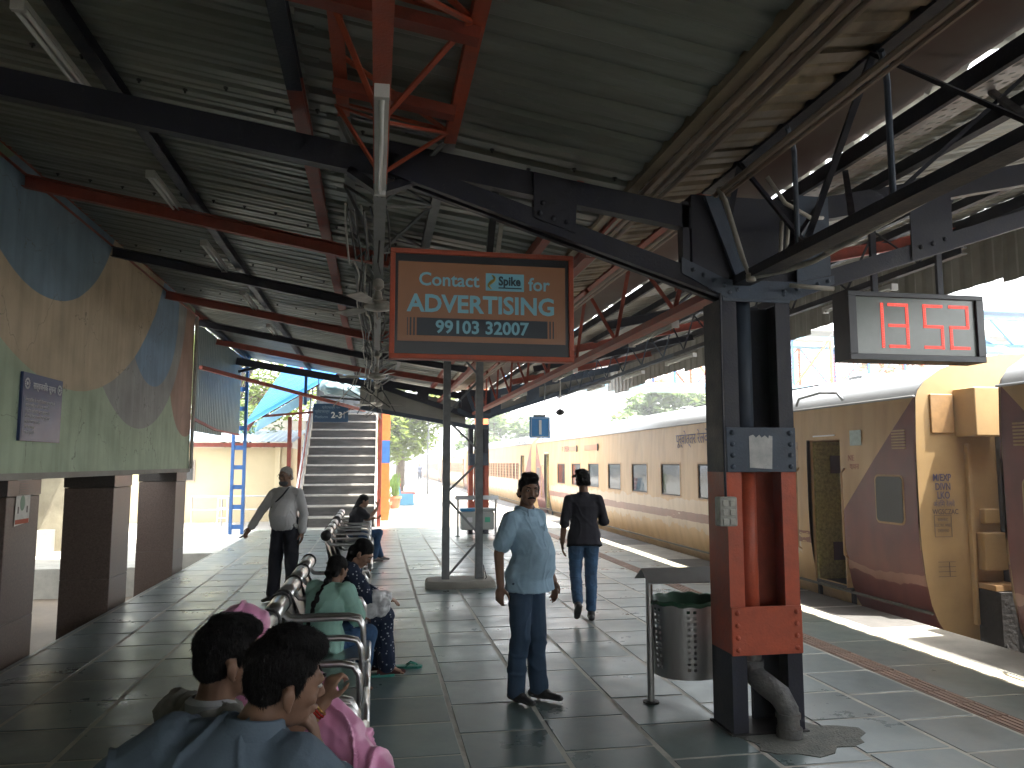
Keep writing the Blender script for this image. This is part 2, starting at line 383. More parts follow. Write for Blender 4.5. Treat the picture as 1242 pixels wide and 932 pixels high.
granite = mat('brown_granite', (.075, .052, .043), .35, col2=(.16, .12, .10), vscale=55, rvar=.1, blotch=.52)
granite_dark = mat('dark_granite_band', (.03, .028, .027), .3, col2=(.07, .06, .055), vscale=50)
T = thing('mural_wall', (-3.15, 0, 1.65), 'long pale green wall painted with blue, tan and grey circles above the granite pillars', 'wall')
g = G(); g.box(-3.42, -3.15, -25, 14.0, 1.66, 4.47)
me = g.mesh('painted_panel', mural, False, (0, 0, 0)); o = link('painted_panel', me, T, (3.15, 0, -1.65))
g = G(); g.box(-3.43, -3.13, -25, 14.02, 1.60, 1.66); g.build('lower_edge', concrete, T)
g = G(); g.tube([(-3.11, 13.98, 1.66), (-3.11, 13.98, 4.3)], .03); g.build('drain_pipe', pipe_m, T)
plist = [(4.6, 5.27, 'brown granite pillar at the left edge of the picture, under the mural'), (1.8, 2.47, 'granite pillar left of the camera'), (-1.0, -.33, 'granite pillar behind the camera'), (7.4, 8.07, 'granite pillar carrying the torn leaflet, leftmost of the pillars under the mural'),
         (10.2, 10.88, 'brown granite pillar under the mural, right of the pillar with the leaflet'),
         (13.2, 13.86, 'brown granite pillar at the far right end of the mural wall'),
         ]
for i, (y0, y1, lab) in enumerate(plist):
    T = thing('granite_pillar', (-3.4, (y0 + y1) / 2, -.5), lab, 'pillar', 'granite pillars under the mural wall')
    for k, (z0, z1) in enumerate(((-.5, .35), (.351, 1.45))):
        g = G(); g.cbox((-3.43, (y0 + y1) / 2, (z0 + z1) / 2), .56, y1 - y0, z1 - z0, .006); g.build('stone_panel', granite, T)
    g = G(); g.cbox((-3.43, (y0 + y1) / 2, 1.527), .575, y1 - y0 + .015, .145, .004); g.build('top_band', granite_dark, T)
# leaflet
leaf = thing('leaflet', (-3.145, 7.7, 1.4), 'torn white leaflet with small red print pasted on the leftmost granite pillar', 'poster')
g = G(); g.prism([(-3.146, 7.56, 1.19), (-3.146, 7.85, 1.21), (-3.146, 7.86, 1.60), (-3.146, 7.58, 1.60)], (.003, 0, 0)); g.build('paper', mat('leaflet_paper', (.62, .60, .56), .8, var=.1, vscale=20), leaf)
pr = mat('leaflet_red_print', (.45, .12, .07), .8); pg = mat('leaflet_green_print', (.25, .33, .25), .8); pk = mat('leaflet_dark_print', (.18, .14, .13), .8)
g = G(); g.box(-3.143, -3.141, 7.57, 7.84, 1.205, 1.245); g.build('red_footer', pr, leaf)
g = G(); g.ell((-3.142, 7.70, 1.39), (.002, .05, .07)); g.build('printed_figure', pg, leaf)
g = G()
for k in range(5): g.box(-3.143, -3.141, 7.62, 7.80 - .02 * (k % 2), 1.56 - k * .022, 1.57 - k * .022)
for y in (7.61, 7.79): g.box(-3.143, -3.141, y, y + .02, 1.30, 1.36)
g.build('printed_lines', pk, leaf, kind='stuff')
# notice board (blue, Hindi)
nb = thing('notice_board', (-3.15, 7.95, 2.0), 'blue notice board in Hindi with white lines of writing, screwed to the mural wall', 'sign')
blue_sign = mat('blue_sign_enamel', (.012, .03, .11), .35, col2=(.02, .045, .14), vscale=3)
blue_pale = mat('blue_sign_faded', (.025, .05, .14), .35, col2=(.07, .105, .20), vscale=3)
prw = mat('white_print', (.66, .68, .70), .5)
g = G(); g.box(-3.146, -3.12, 7.50, 8.38, 1.95, 2.57); g.build('board', blue_sign, nb)
g = G(); g.box(-3.119, -3.117, 7.52, 8.36, 1.97, 2.36); g.build('faded_field', blue_pale, nb)
RX = (math.pi / 2, 0, math.pi / 2)
text('heading', 'सार्वजनिक सूचना', prw, nb, (-3.114, 7.95, 2.435), .085, RX, .001, 'CENTER', xs=.9)
for k in range(7):
    text('writing', ['रेल परिसर में गंदगी फैलाना दण्डनीय है', 'कृपया स्टेशन को साफ रखने में', 'सहयोग करें तथा कूड़ा कूड़ेदान में', 'ही डालें ऐसा न करने पर जुर्माना', 'लगाया जा सकता है', 'रेल प्रशासन', 'यात्री सुविधा'][k], prw, nb, (-3.114, 7.56, 2.31 - k * .049), .040, RX, 0, xs=1.15)
for y in (7.58, 8.30):
    g = G()
    for k in range(14):
        a = 2 * math.pi * k / 14; b_ = a + .3
        g.prism([(-3.117, y + .052 * math.cos(a), 2.47 + .052 * math.sin(a)), (-3.117, y + .052 * math.cos(b_), 2.47 + .052 * math.sin(b_)), (-3.117, y + .034 * math.cos(b_), 2.47 + .034 * math.sin(b_)), (-3.117, y + .034 * math.cos(a), 2.47 + .034 * math.sin(a))], (.003, 0, 0))
    g.lathe((0, 0, 0), [(0.0001, 0), (.0001, 0)], 3) if False else None
    g.ell((-3.116, y, 2.47), (.003, .018, .018)); g.build('round_emblem', prw, nb)
# upper floor behind the mural wall and an added unseen wall that blocks light
g = G(); g.box(-6.6, -3.43, -25, 11.5, 1.70, 1.95); struct('upper_floor', g, concrete)
g = G(); g.box(-6.8, -6.6, -25, 8.5, -.6, 4.4); struct('light_block_wall', g, concrete)
g = G(); g.box(-9.6, -3.5, 11.5, 15.1, 4.2, 4.4); g.box(-9.6, -3.5, 8.4, 11.5, 1.97, 2.15); struct('court_shade_slab', g, concrete)  # unseen slabs added to keep the court in shade
# court beyond the pillars
T = thing('court_wall', (-9, 20, 0), 'stained cream wall with a plinth in the sunny court beyond the pillars', 'wall')
cw = mat('stained_cream_wall', (.42, .38, .28), .85, col2=(.25, .225, .165), vscale=1.3, bump=.15, bscale=20, blotch=.38)
g = G(); g.box(-9.3, -9.0, 5, 17, -.05, 3.2); g.box(-9.0, -5.6, 17.0, 17.3, -.05, 3.4); g.build('wall_panel', cw, T)
g = G(); g.box(-8.99, -6.3, 15.9, 16.99, -.05, .42); g.build('plinth', concrete, T)
g = G(); g.box(-9.05, -5.5, 16.1, 17.35, 3.4, 3.5); g.build('shading_coping', concrete, T)  # coping widened into an unseen overhang that shades the wall face

# ================================================================ CANOPY
def zr(x): return 3.93 - .16 * x
def zw(x): return 3.76 + .22 * (x - 3.25)
Y0, Y1 = -24.4, 20.6
CAN = thing('platform_canopy', (0, 9, 3.6), 'steel platform canopy of ribbed sheets on navy and red rafters above the benches', 'canopy')
def ribbed(x0, x1, zf, y0, y1, pitch=.2, h=.035, nseg=1):
    g = G(); prof = []; y = y0
    while y < y1 - 1e-6:
        for dy, dz in ((0, 0), (.30, 0), (.36, .35), (.42, 0), (.66, 0), (.76, 1), (.90, 1)):
            yy = y + dy * pitch
            if yy <= y1: prof.append((yy, dz * h))
        y += pitch
    prof.append((y1, 0))
    rings = []
    for k in range(nseg + 1):
        x = x0 + (x1 - x0) * k / nseg
        rings.append([(x, yy, zf(x) + dz + (.006 * math.sin(yy * 1.7 + x * 2.3) if 0 < k < nseg else 0)) for yy, dz in prof])
    g.loft(rings, cap=False, closed=False); return g
def sheets(x0, x1, zf, ya, yb, wd, m, nm='roof_sheet', parent=CAN, nseg=1, pitch=.2, h=.030, jit=.006):
    y = ya; k = 0
    while y < yb - .05:
        j = random.uniform(0, jit)
        ribbed(x0 + random.uniform(-.02, .02), x1, lambda x: zf(x) + j + (.004 if k % 2 else 0), y, min(y + wd + .07, yb), pitch, h, nseg).build(nm, m, parent, smooth=False)
        y += wd; k += 1
sheets(-3.45, -.35, zr, Y0, Y1, 1.0, galv, nseg=3)
sheets(-.45, 1.76, lambda x: zr(x) - .012, Y0, Y1, 1.0, galv, nseg=3, pitch=.333, h=.026)
sheets(2.98, 6.40, zw, Y0, Y1, 1.0, galv_w, nseg=2)
# rafters between the main frames
def chan(g, a, b, w_=.07, h=.15):
    """C-section: web and two flanges"""
    a, b = V(a), V(b); d = (b - a).normalized(); r = d.cross(V((0, 0, 1))).normalized(); u = r.cross(d)
    sec = ((0, -h / 2), (w_, -h / 2), (w_, -h / 2 + .008), (.008, -h / 2 + .008), (.008, h / 2 - .008), (w_, h / 2 - .008), (w_, h / 2), (0, h / 2))
    return g.loft([[p + r * x + u * y for x, y in sec] for p in (a, b)])
for k, y in enumerate((.1, 2.5, 7.35, 9.7, 12.1, 14.5, 16.9)):
    m = redox if k in (1, 2, 4, 6) else navy
    g = G(); chan(g, (-3.35, y, zr(-3.35) - .16), (.1, y, zr(.1) - .23), .07, .12); g.build('rafter', m, CAN); g = G(); chan(g, (.1, y, zr(.1) - .16), (1.7, y, zr(1.7) - .14), .07, .12)
    if y > 3: g.build('rafter', m, CAN)
    g = G(); chan(g, (3.0, y, zw(3.0) - .14), (6.3, y, zw(6.3) - .14), .06, .12); g.build('rafter', navy if k % 2 else redox, CAN)
# purlins along the platform, painted in alternating lengths
def purlin(x, z, segs, w_=.08, h=.09):
    for (a, b, m) in segs:
        g = G(); chan(g, (x, a, z), (x, b, z), w_, h); g.build('purlin', m, CAN)
purlin(-1.72, zr(-1.72) - .052, [(-24.4, 3.9, redox), (3.9, 15.0, navy), (15.0, 20.5, navy)])
purlin(-.55, zr(-.55) - .052, [(-24.4, 4.45, navy), (4.45, 9.2, redox), (9.2, 11.9, redox), (11.9, 16, redox), (16, 20.5, navy)], .09)
purlin(-3.22, zr(-3.22) - .06, [(-24.4, 15.0, redox), (15.0, 20.5, navy)], .1, .12)
purlin(1.35, zr(1.35) - .052, [(5.0, 20.5, redox)])
for x in (3.5, 4.5, 5.4): purlin(x, zw(x) - .05, [(-24.4, 20.5, navy)], .07, .08)
purlin(6.3, zw(6.3) - .08, [(-24.4, 20.5, navy)], .08, .12)
# valance sheets along the track side and small gutter
def vsheet(x, z0, z1, ya, yb, m, nm, pitch=.30, h=.018):
    g = G(); prof = []; y = ya
    while y < yb:
        for dy, dx in ((0, 0), (.35, 0), (.5, 1), (.85, 1)): prof.append((min(y + dy * pitch, yb), dx * h))
        y += pitch
    prof.append((yb + .012, 0))
    g.loft([[(x + dx, yy, z) for yy, dx in prof] for z in (z0, z1)], cap=False, closed=False)
    return g.build(nm, m, CAN)
y = Y0
while y < Y1:
    dz = random.choice([0, 0, .05, .12]) * (1 if y > 8 else .4); vsheet(6.40, 3.62 + dz, zw(6.4) + .02, y, min(y + 1.2, Y1), mat('valance_grey_sheet', (.27, .265, .24), .55, .1, col2=(.19, .18, .16), vscale=2, chips=.3), 'valance_sheet'); y += 1.2
# roofing bolts with washers under the nearer sheets
g = G(); R_ = random.Random(9)
for y in (.1, 2.5, 4.9, 7.35, 9.7, 12.1):
    x = -3.2
    while x < 1.7:
        yy = y + R_.choice((-.08, .09)) + R_.uniform(-.01, .01); z = zr(x) - (.012 if x > -.4 else 0)
        g.tube([(x, yy, z + .002), (x, yy, z - .006)], .016, 6); g.tube([(x, yy, z - .006), (x, yy, z - .022)], .007, 5); x += .28
g.build('roofing_bolts', dark, CAN, kind='stuff')
# ---- lattice girders
def lattice(name, pts_bot, ys, bays, parent, mb, ml, wch=.07, tops=((-.3, .4), (.3, .4)), label=None, lacing=True, bar=.03, mfun=None):
    pass
def girder(xb, zb, tops, ya, yb, step, mfun, nm, bw=.08, tw=.07, bar=.028, side=None):
    """longitudinal lattice girder: one bottom chord, top chords in tops [(x,z)], zig-zag bars between; mfun(y) -> material"""
    segs = []; y = ya
    while y < yb - .01:
        y2 = min(yb, y + step * 2); segs.append((y, y2)); y = y2
    root = None; cuts = sorted(set([ya, yb] + [c for c in mfun.cuts if ya < c < yb]))
    for a, b in zip(cuts[:-1], cuts[1:]):
        m = mfun(.5 * (a + b)); g = G(); chan(g, (xb - bw / 2, a, zb), (xb - bw / 2, b, zb), bw, .06)
        o = g.build(nm, m, CAN)
        for (x, z) in tops:
            g = G(); g.angle((x, a, z), (x, b, z), tw, .008); g.build('top_chord', m, o)
        y = a; k = 0
        while y < b - .05:
            y2 = min(b, y + step)
            for (x, z) in tops:
                g = G(); g.bar((xb, y if k % 2 else y2, zb + .03), (x, y2 if k % 2 else y, z), bar, bar * .5); g.build('lattice_bar', m, o)
            if len(tops) > 1:
                g = G(); g.bar((tops[0][0], y, tops[0][1] + .02), (tops[1][0], y2 if k % 2 else y, tops[1][1] + .02), bar, bar * .5); g.build('lattice_bar', m, o)
            y = y2; k += 1
class MF:
    def __init__(s, cuts, ms): s.cuts = cuts; s.ms = ms
    def __call__(s, y):
        for c, m in zip(s.cuts, s.ms):
            if y < c: return m
        return s.ms[-1]
girder(0.0, 3.53, [(-.27, zr(-.27) - .05), (.40, zr(.4) - .07)], -1.6, 20.4, .62, MF([4.75], [orange, grey_steel]), 'center_girder', .085, .075)
girder(2.45, 2.99, [(2.36, 3.74)], -1.6, 20.4, .8, MF([4.6, 5.2], [navy, navy, redox]), 'valley_girder', .13, .12, .035)
girder(1.55, 3.30, [(1.75, zr(1.75) - .06)], 5.4, 20.4, .7, MF([99], [redox, redox]), 'red_girder', .08, .07, .026)
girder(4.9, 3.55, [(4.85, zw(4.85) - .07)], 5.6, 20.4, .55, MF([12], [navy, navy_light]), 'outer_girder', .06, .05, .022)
# steel angle knee struts of the right-hand bay close to the camera
for (a, b, y) in ((-.9, .45, 3.42), (-.27, .42, 4.25)):
    g = G(); g.bar((a, y, zr(a) - .10), (b, y, zr(b) - .10), .085, .06); g.build('girder_tie', redox, CAN)
for (a, b) in (((2.45, 3.3, 3.02), (3.2, 3.1, 3.72)), ((2.45, 3.55, 3.02), (3.0, 4.4, 3.65)), ((2.45, 2.4, 3.02), (3.2, 3.4, 3.72)), ((2.43, 4.2, 3.0), (3.1, 4.85, 3.6)), ((2.45, 6.3, 3.0), (3.3, 6.6, 3.7))):
    g = G(); g.bar(a, b, .035, .02); g.build('knee_strut', navy, CAN)
for y in (3.2, 4.05): 
    g = G(); g.tube([(2.43, y, 3.02), (2.43, y, 3.6), (2.40, y - .03, 3.66), (2.33, y - .1, 3.7)], .016); g.build('bracket_tube', navy_light, CAN)
# valley trough between the two roofs: brown lit soffit, liner panel, torn gap
brown_sheet = mat('rusty_trough_sheet', (.30, .24, .155), .42, .3, col2=(.12, .09, .06), vscale=2.5, stretch=(1, .5, 1), rvar=.2)
soffit = mat('faded_maroon_soffit', (.17, .14, .125), .8, col2=(.14, .08, .07), vscale=.9, blotch=.48)
y = Y0
while y < Y1:
    ribbed(1.70, 2.42, lambda x: 3.655 + .155 * (x - 1.7), y, y + 1.24, .31, .022).build('trough_sheet', brown_sheet, CAN)
    g = G(); g.prism([(2.38, y, 3.765), (2.97, y, 3.79), (2.97, y, 3.794), (2.38, y, 3.769)], (0, 1.23, 0)); g.build('soffit_panel', soffit, CAN)
    y += 1.2
# ragged flashing
g = G(); y = Y0
rr_ = random.Random(3); rings = []
while y < Y1:
    rings.append([(2.94, y, 3.795), (3.0 + rr_.uniform(-.03, .05), y, 3.80 + rr_.uniform(-.03, .03))]); y += .09
g.loft(rings, cap=False, closed=False); g.build('torn_flashing', galv_w, CAN)
# conduits along the valley
g = G(); g.angle((1.68, -3, 3.615), (1.68, 20.5, 3.615), .07, .006); g.build('edge_trim', brown_sheet, CAN)
for dx, r in ((0, .026), (.075, .020), (.14, .020), (.50, .020), (.56, .014)):
    g = G(); g.tube([(1.78 + dx, yy, 3.60 - .02 * dx + .004 * math.sin(yy)) for yy in [-3 + i * 1.15 for i in range(21)]], r, 6); g.build('cable_conduit', mat('brown_conduit', (.26, .19, .14), .5, var=.2), CAN)
# bundle of pipes at the pillar head
for p, r in (([(2.26, 4.72, 3.6), (2.28, 4.66, 3.5), (2.36, 4.6, 3.1), (2.40, 4.58, 2.96), (2.55, 4.4, 2.97), (2.62, 4.2, 2.98), (2.6, 3.2, 3.02)], .018),
             ([(2.75, 4.7, 2.95), (3.05, 4.66, 2.93)], .016), ([(2.72, 4.72, 3.4), (2.68, 4.7, 3.05)], .014), ([(2.77, 4.72, 3.4), (2.72, 4.7, 3.05)], .014),
             ([(2.5, 4.5, 3.62), (2.62, 4.5, 3.45), (2.8, 4.5, 3.36), (2.95, 4.6, 3.4)], .014)):
    g = G(); g.tube(p, r, 7); g.build('pipe', pipe_m, CAN, smooth=True)
g = G(); g.lathe((2.40, 4.57, 2.93), [(.02, 0), (.032, .006), (.032, .05), (.02, .056)], 12); g.lathe((2.6, 4.0, 2.98), [(.02, 0), (.032, .006), (.032, .05), (.02, .056)], 12); g.build('junction_box', pipe_m, CAN, smooth=True)
# perforated cable tray: real holes
tray_m = mat('perforated_tray_steel', (.27, .235, .21), .5, .2, var=.2)
g = G(); W, cs = 7, .040; nY = int((8.5 - 1.6) / cs)
def tp(i, j): return (2.98 + i * cs * .93, 1.6 + j * cs, 3.66 + i * cs * .25)
vs = [tp(i, j) for j in range(nY + 1) for i in range(W + 1)]; fs = []
for j in range(nY):
    for i in range(W):
        if i % 2 == 1 and (j + (i // 2)) % 2 == 0: continue
        a = j * (W + 1) + i; fs.append((a, a + 1, a + W + 2, a + W + 1))
g.add(vs, fs); g.build('perforated_cable_tray', tray_m, CAN)
g = G(); g.bar((2.96, 1.5, 3.70), (2.96, 20, 3.70), .03, .10); g.build('tray_rail', navy, CAN)
g = G()
for k in range(3): g.tube([(3.0 + k * .06, 1.5 + i * .7, 3.73 + k * .015 + .012 * math.sin(i * 1.3 + k)) for i in range(26)], .014, 5)
g.build('tray_cables', dark, CAN)

# ---- main frames (transverse) with plates and rivets
def rivets(g, pts, ax, r=.014, d=.012):
    for p in pts:
        p = V(p); n = 8
        if ax == 'y':
            g.loft([[(p.x + r * q * math.cos(2 * math.pi * k / n), p.y - dd, p.z + r * q * math.sin(2 * math.pi * k / n)) for k in range(n)] for q, dd in ((1, 0), (.9, d * .6), (.4, d))])
    return g
def main_frame(Y, light=False):
    mm = navy; ml = navy_light if light else navy
    bw = .09
    g = G(); g.bar((.0, Y, zr(0) - .17), (2.3, Y, zr(2.3) - .15), bw, .16); fr = g.build('main_frame', mm, CAN)
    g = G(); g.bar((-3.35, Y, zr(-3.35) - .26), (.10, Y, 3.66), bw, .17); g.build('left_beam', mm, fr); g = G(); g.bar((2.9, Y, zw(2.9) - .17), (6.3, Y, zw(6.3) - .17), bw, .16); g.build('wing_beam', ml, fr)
    # lower braces: pairs of angles with a web strip
    for (a, b, m) in (((.08, Y, 3.66), (2.36, Y, 2.93), mm), ((2.84, Y, 2.95), (5.9, Y, 3.95), ml)):
        for dy in (-.055, .055):
            g = G(); g.bar((a[0], Y + dy, a[2]), (b[0], Y + dy, b[2]), .05, .12); g.build('brace_angle', m, fr)
        g = G(); g.bar((a[0], Y, a[2] - .03), (b[0], Y, b[2] - .03), .14, .012); g.build('brace_flange', m, fr)
    # gusset plates
    g = G(); g.prism([(1.0, Y - .095, zr(1) - .10), (1.30, Y - .095, zr(1.3) - .10), (1.28, Y - .095, 3.27), (1.0, Y - .095, 3.36)], (0, .012, 0))
    rivets(g, [(1.04, Y - .095, 3.39), (1.13, Y - .095, 3.36), (1.22, Y - .095, 3.34), (1.06, Y - .095, 3.46)], 'y', .018, .015); g.build('gusset_plate', mm, fr)
    g = G(); g.box(1.02, 1.26, Y - .08, Y + .08, zr(1.1) - .35, zr(1.1) - .12); g.build('gusset_block', mm, fr)
    g = G(); g.prism([(3.78, Y - .095, zw(3.8) - .08), (4.12, Y - .095, zw(4.1) - .08), (4.12, Y - .095, 3.30), (3.78, Y - .095, 3.20)], (0, .012, 0))
    rivets(g, [(3.85, Y - .095, 3.30), (3.95, Y - .095, 3.33), (4.05, Y - .095, 3.37)], 'y', .018, .015); g.build('gusset_plate', ml, fr)
    # head box over the pillar
    g = G(); g.prism([(2.02, Y - .10, 3.03), (2.34, Y - .10, 2.87), (2.84, Y - .10, 2.87), (3.15, Y - .10, 3.0), (3.15, Y - .10, 3.06), (2.86, Y - .10, 3.0), (2.34, Y - .10, 3.0), (2.02, Y - .10, 3.14)], (0, .014, 0))
    rivets(g, [(2.1 + i * .075, Y - .10, 3.055 - .033 * i) for i in range(4)] + [(2.86 + i * .08, Y - .10, 2.95 + .022 * i) for i in range(4)] + [(2.42, Y - .10, 2.93), (2.76, Y - .10, 2.93)], 'y', .016, .016); g.build('rivet_plate', ml if light else navy_light, fr)
    g = G(); g.box(2.12, 2.95, Y - .05, Y + .09, 3.0, 3.60); g.build('head_web', mm, fr)
    g = G(); g.prism([(2.42, Y - .07, 3.0), (2.52, Y - .07, 3.0), (2.30, Y - .07, 3.58), (2.2, Y - .07, 3.58)], (0, -.03, 0)); g.build('head_stiffener', ml if light else navy_light, fr); g = G(); g.prism([(2.86, Y - .1, 3.0), (3.12, Y - .1, 3.06), (3.12, Y - .1, 3.62), (2.86, Y - .1, 3.62)], (0, -.01, 0)); g.build('head_stiffener', ml if light else navy_light, fr)
    g = G(); g.bar((2.08, Y, 3.55), (2.08, Y, 3.12), .05, .09); g.build('hanger_strut', mm, fr); g = G(); g.bar((-.2, Y, zr(0) - .3), (0, Y, 3.5), .09, .05); g.build('hanger_strut', mm, fr); g = G(); g.bar((.32, Y, zr(.3) - .25), (0, Y, 3.5), .09, .05); g.build('hanger_strut', mm, fr)
    g = G(); g.bar((-3.3, Y, 3.95), (-2.6, Y, 4.12), .06, .06); g.build('wall_strut', mm, fr)
    return fr
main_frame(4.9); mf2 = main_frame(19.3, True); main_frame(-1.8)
# infill sheets of the far frame
g = ribbed(-3.2, 2.3, lambda x: 0, 0, .1)
def infill(xa, xb, ztop, zbot):
    n = int(abs(xb - xa) / .18); 
    for k in range(n):
        x0 = xa + (xb - xa) * k / n; x1 = xa + (xb - xa) * (k + 1) / n + .004; yo = 19.42 + .012 * (k % 2)
        g = G(); g.prism([(x0, yo, zbot(x0)), (x1, yo, zbot(x1)), (x1, yo, ztop(x1)), (x0, yo, ztop(x0))], (0, .01, 0)); g.build('infill_sheet', galv_w, mf2)
infill(-.4, 2.25, lambda x: zr(x) - .28, lambda x: 3.12 - .17 * (x + .3))
infill(3.0, 6.1, lambda x: zw(x) - .22, lambda x: 3.05 + .26 * (x - 3.0))
# knee of the far frame
g = G(); g.bar((-.4, 19.3, 3.12), (2.36, 19.3, 2.66), .14, .10); g.build('lower_brace', navy_light, mf2)
# ================================================================ PILLARS
def canopy_pillar(x, y, label, full=True, h=2.87):
    T = thing('canopy_pillar', (x, y, 0), label, 'pillar', 'steel pillars of the canopy')
    segs = ((0, .51, navy), (.51, 1.69, orange), (1.69, h, navy))
    for (z0, z1, m) in segs:
        for sx in (-1, 1):
            g = G(); xo = x + sx * .25; xi = x + sx * .15
            # channel: web outwards, flanges inwards
            a, b = sorted((xo, xo - sx * .012)); g.box(a, b, y - .15, y + .15, z0, z1)
            a, b = sorted((xo - sx * .012, xo - sx * .105)); g.box(a, b, y - .15, y - .136, z0, z1); g.box(a, b, y + .136, y + .15, z0, z1)
            g.build('channel', m, T)
        g = G(); g.box(x + .02, x + .15, y + .10, y + .135, z0, z1); g.build('web_plate', m, T)
    # down pipe
    px = x - .045
    for (z0, z1, m) in ((1.69, h, mat('matt_navy_pipe', (.035, .05, .075), .65, var=.2)), (.50, 1.69, orange)):
        g = G(); g.tube([(px, y - .02, z0), (px, y - .02, z1)], .062, 16); g.build('down_pipe', m, T, smooth=True)
    if full:
        pd = mat('grimy_cast_iron', (.055, .06, .065), .5, col2=(.16, .155, .145), vscale=7, bump=.5, bscale=40)
        pth = [(px, y - .02, .52), (px, y - .02, .40), (px + .005, y - .06, .34), (px + .04, y - .13, .30), (px + .10, y - .19, .25), (px + .135, y - .22, .17), (px + .14, y - .225, .02)]
        g = G(); g.tube(pth, [.066, .066, .072, .076, .076, .07, .07], 16); g.build('drain_elbow', pd, T, smooth='auto')
        g = G(); g.tube([(px, y - .02, .40), (px, y - .02, .44)], .078, 16); g.tube([(px + .14, y - .225, .0), (px + .14, y - .225, .06)], .082, 16); g.tube([(px + .136, y - .222, .12), (px + .136, y - .222, .15)], .08, 16); g.build('pipe_collar', pd, T, smooth='auto')
    for (z0, z1, m, nm) in ((1.69, 1.99, navy_light, 'upper_plate'), (.50, .81, orange, 'lower_plate'), (h - .02, h + .1, navy_light, 'cap_plate')):
        g = G(); g.cbox((x, y - .158, (z0 + z1) / 2), .5, .014, z1 - z0, .003)
        n = 4
        rivets(g, [(x + sx * .21, y - .165, z0 + (z1 - z0) * (k + .5) / n) for sx in (-1, 1) for k in range(n)] if nm != 'cap_plate' else [(x - .2, y - .165, h + .04), (x + .2, y - .165, h + .04)], 'y', .018, .014)
        g.build(nm, m, T)
    if full:
        g = G(); jag = [(2.47, 1.72), (2.63, 1.71), (2.64, 1.93), (2.615, 1.935), (2.61, 1.915), (2.585, 1.935), (2.56, 1.92), (2.545, 1.94), (2.52, 1.92), (2.50, 1.94), (2.47, 1.93)]
        g.prism([(a - 2.56 + x, y - .1665, b) for a, b in jag], (0, -.002, 0)); g.build('torn_paper', mat('torn_paper_white', (.55, .55, .54), .8, col2=(.36, .37, .38), vscale=12), T)
        eb = G(); eb.cbox((x - .285, y - .20, 1.435), .12, .08, .19, .006); o = eb.build('socket_box', mat('socket_box_grey', (.34, .34, .31), .5, var=.3, vscale=20), T)
        for i in range(2):
            for k in range(3):
                g = G(); g.cbox((x - .31 + i * .05, y - .243, 1.37 + k * .06), .035, .012, .04, .003); g.build('switch_plate', mat('dirty_switch', (.42, .41, .37), .5, var=.2, vscale=30), o)
        g = G(); g.tube([(x - .285, y - .2, 1.53), (x - .275, y - .17, 2.2), (x - .27, y - .17, 2.9)], .009, 6); g.build('conduit', navy, T)
    g = G(); g.box(x - .27, x + .27, y - .17, y + .17, -.01, .012); g.build('base_plate', dark, T)
    return T
canopy_pillar(2.56, 4.97, 'near navy and orange steel pillar with torn paper and a drain pipe at its foot')
canopy_pillar(2.56, 19.3, 'far steel pillar behind the lattice posts at the end of the canopy', False, 2.62)
canopy_pillar(2.56, -1.8, 'steel pillar behind the camera', False, 2.87)

# ================================================================ ADVERTISING SCREEN
T = thing('advertising_screen', (.72, 5.3, 2.46), 'hanging advertising screen in an orange frame reading Contact Spike for ADVERTISING', 'screen')
SY = 5.28; sx0, sx1, sz0, sz1 = .08, 1.385, 2.465, 3.24
scr = mat('screen_brown_picture', (.145, .07, .036), .35, col2=(.17, .085, .048), vscale=2, emit=(.20, .085, .035), estr=.03)
sblk = mat('screen_black_border', (.020, .024, .03), .3)
sy_ = mat('screen_cyan_print', (.13, .29, .36), .35, emit=(.14, .40, .48), estr=.02)
snav = mat('screen_navy_print', (.010, .022, .036), .3)
sgold = mat('screen_gold_print', (.35, .28, .08), .3)
g = G(); g.box(sx0 + .02, sx1 - .02, SY, SY + .12, sz0 + .02, sz1 - .02); g.build('back_case', dark, T)
fw = .035
for (a, b, c, d) in ((sx0, sx1, sz0, sz0 + fw), (sx0, sx1, sz1 - fw, sz1), (sx0, sx0 + fw, sz0 + fw, sz1 - fw), (sx1 - fw, sx1, sz0 + fw, sz1 - fw)):
    g = G(); g.cbox(((a + b) / 2, SY + .03, (c + d) / 2), b - a, .10, d - c, .004); g.build('frame_rail', orange, T)
g = G(); g.box(sx0 + fw, sx1 - fw, SY - .004, SY, sz0 + fw, sz1 - fw); o = g.build('black_border', sblk, T)
bx0, bx1, bz0, bz1 = sx0 + .055, sx1 - .06, sz0 + .125, sz1 - .09
g = G(); g.box(bx0, bx1, SY - .007, SY - .0042, bz0, bz1); pic = g.build('display_picture', scr, T)
cxm = (bx0 + bx1) / 2
yv = SY - .009
text('word_contact', 'Contact', sy_, pic, (.275, yv, 2.985), .132, bold=.002, xs=.98)
text('word_for', 'for', sy_, pic, (1.055, yv, 2.975), .132, bold=.002, xs=.98)
text('word_advertising', 'ADVERTISING', sy_, pic, (cxm - .005, yv, 2.80), .172, bold=.0045, align='CENTER', xs=.98)
g = G(); g.box(.20, 1.24, yv, yv + .001, 2.63, 2.755); g.build('number_band', snav, pic)
text('phone_number', '99103 32007', sy_, pic, (cxm - .005, yv - .002, 2.652), .125, bold=.003, align='CENTER', xs=1.0)
g = G()
for k in range(4):
    for s_ in (-1, 1):
        x = cxm + s_ * (.47 + k * .024); g.box(x - .006, x + .006, yv - .0015, yv, 2.63, 2.755)
g.build('band_stripes', scr, pic, kind='stuff')
g = G(); g.cbox((.885, yv - .001, 3.025), .275, .003, .125, .001); lg = g.build('logo_plate', sy_, pic)
text('logo_word', 'Spike', snav, pic, (.838, yv - .004, 3.005), .088, bold=.003, xs=.85)
g = G(); g.box(.838, 1.005, yv - .004, yv - .003, 2.98, 2.989); g.build('logo_strapline', snav, pic)
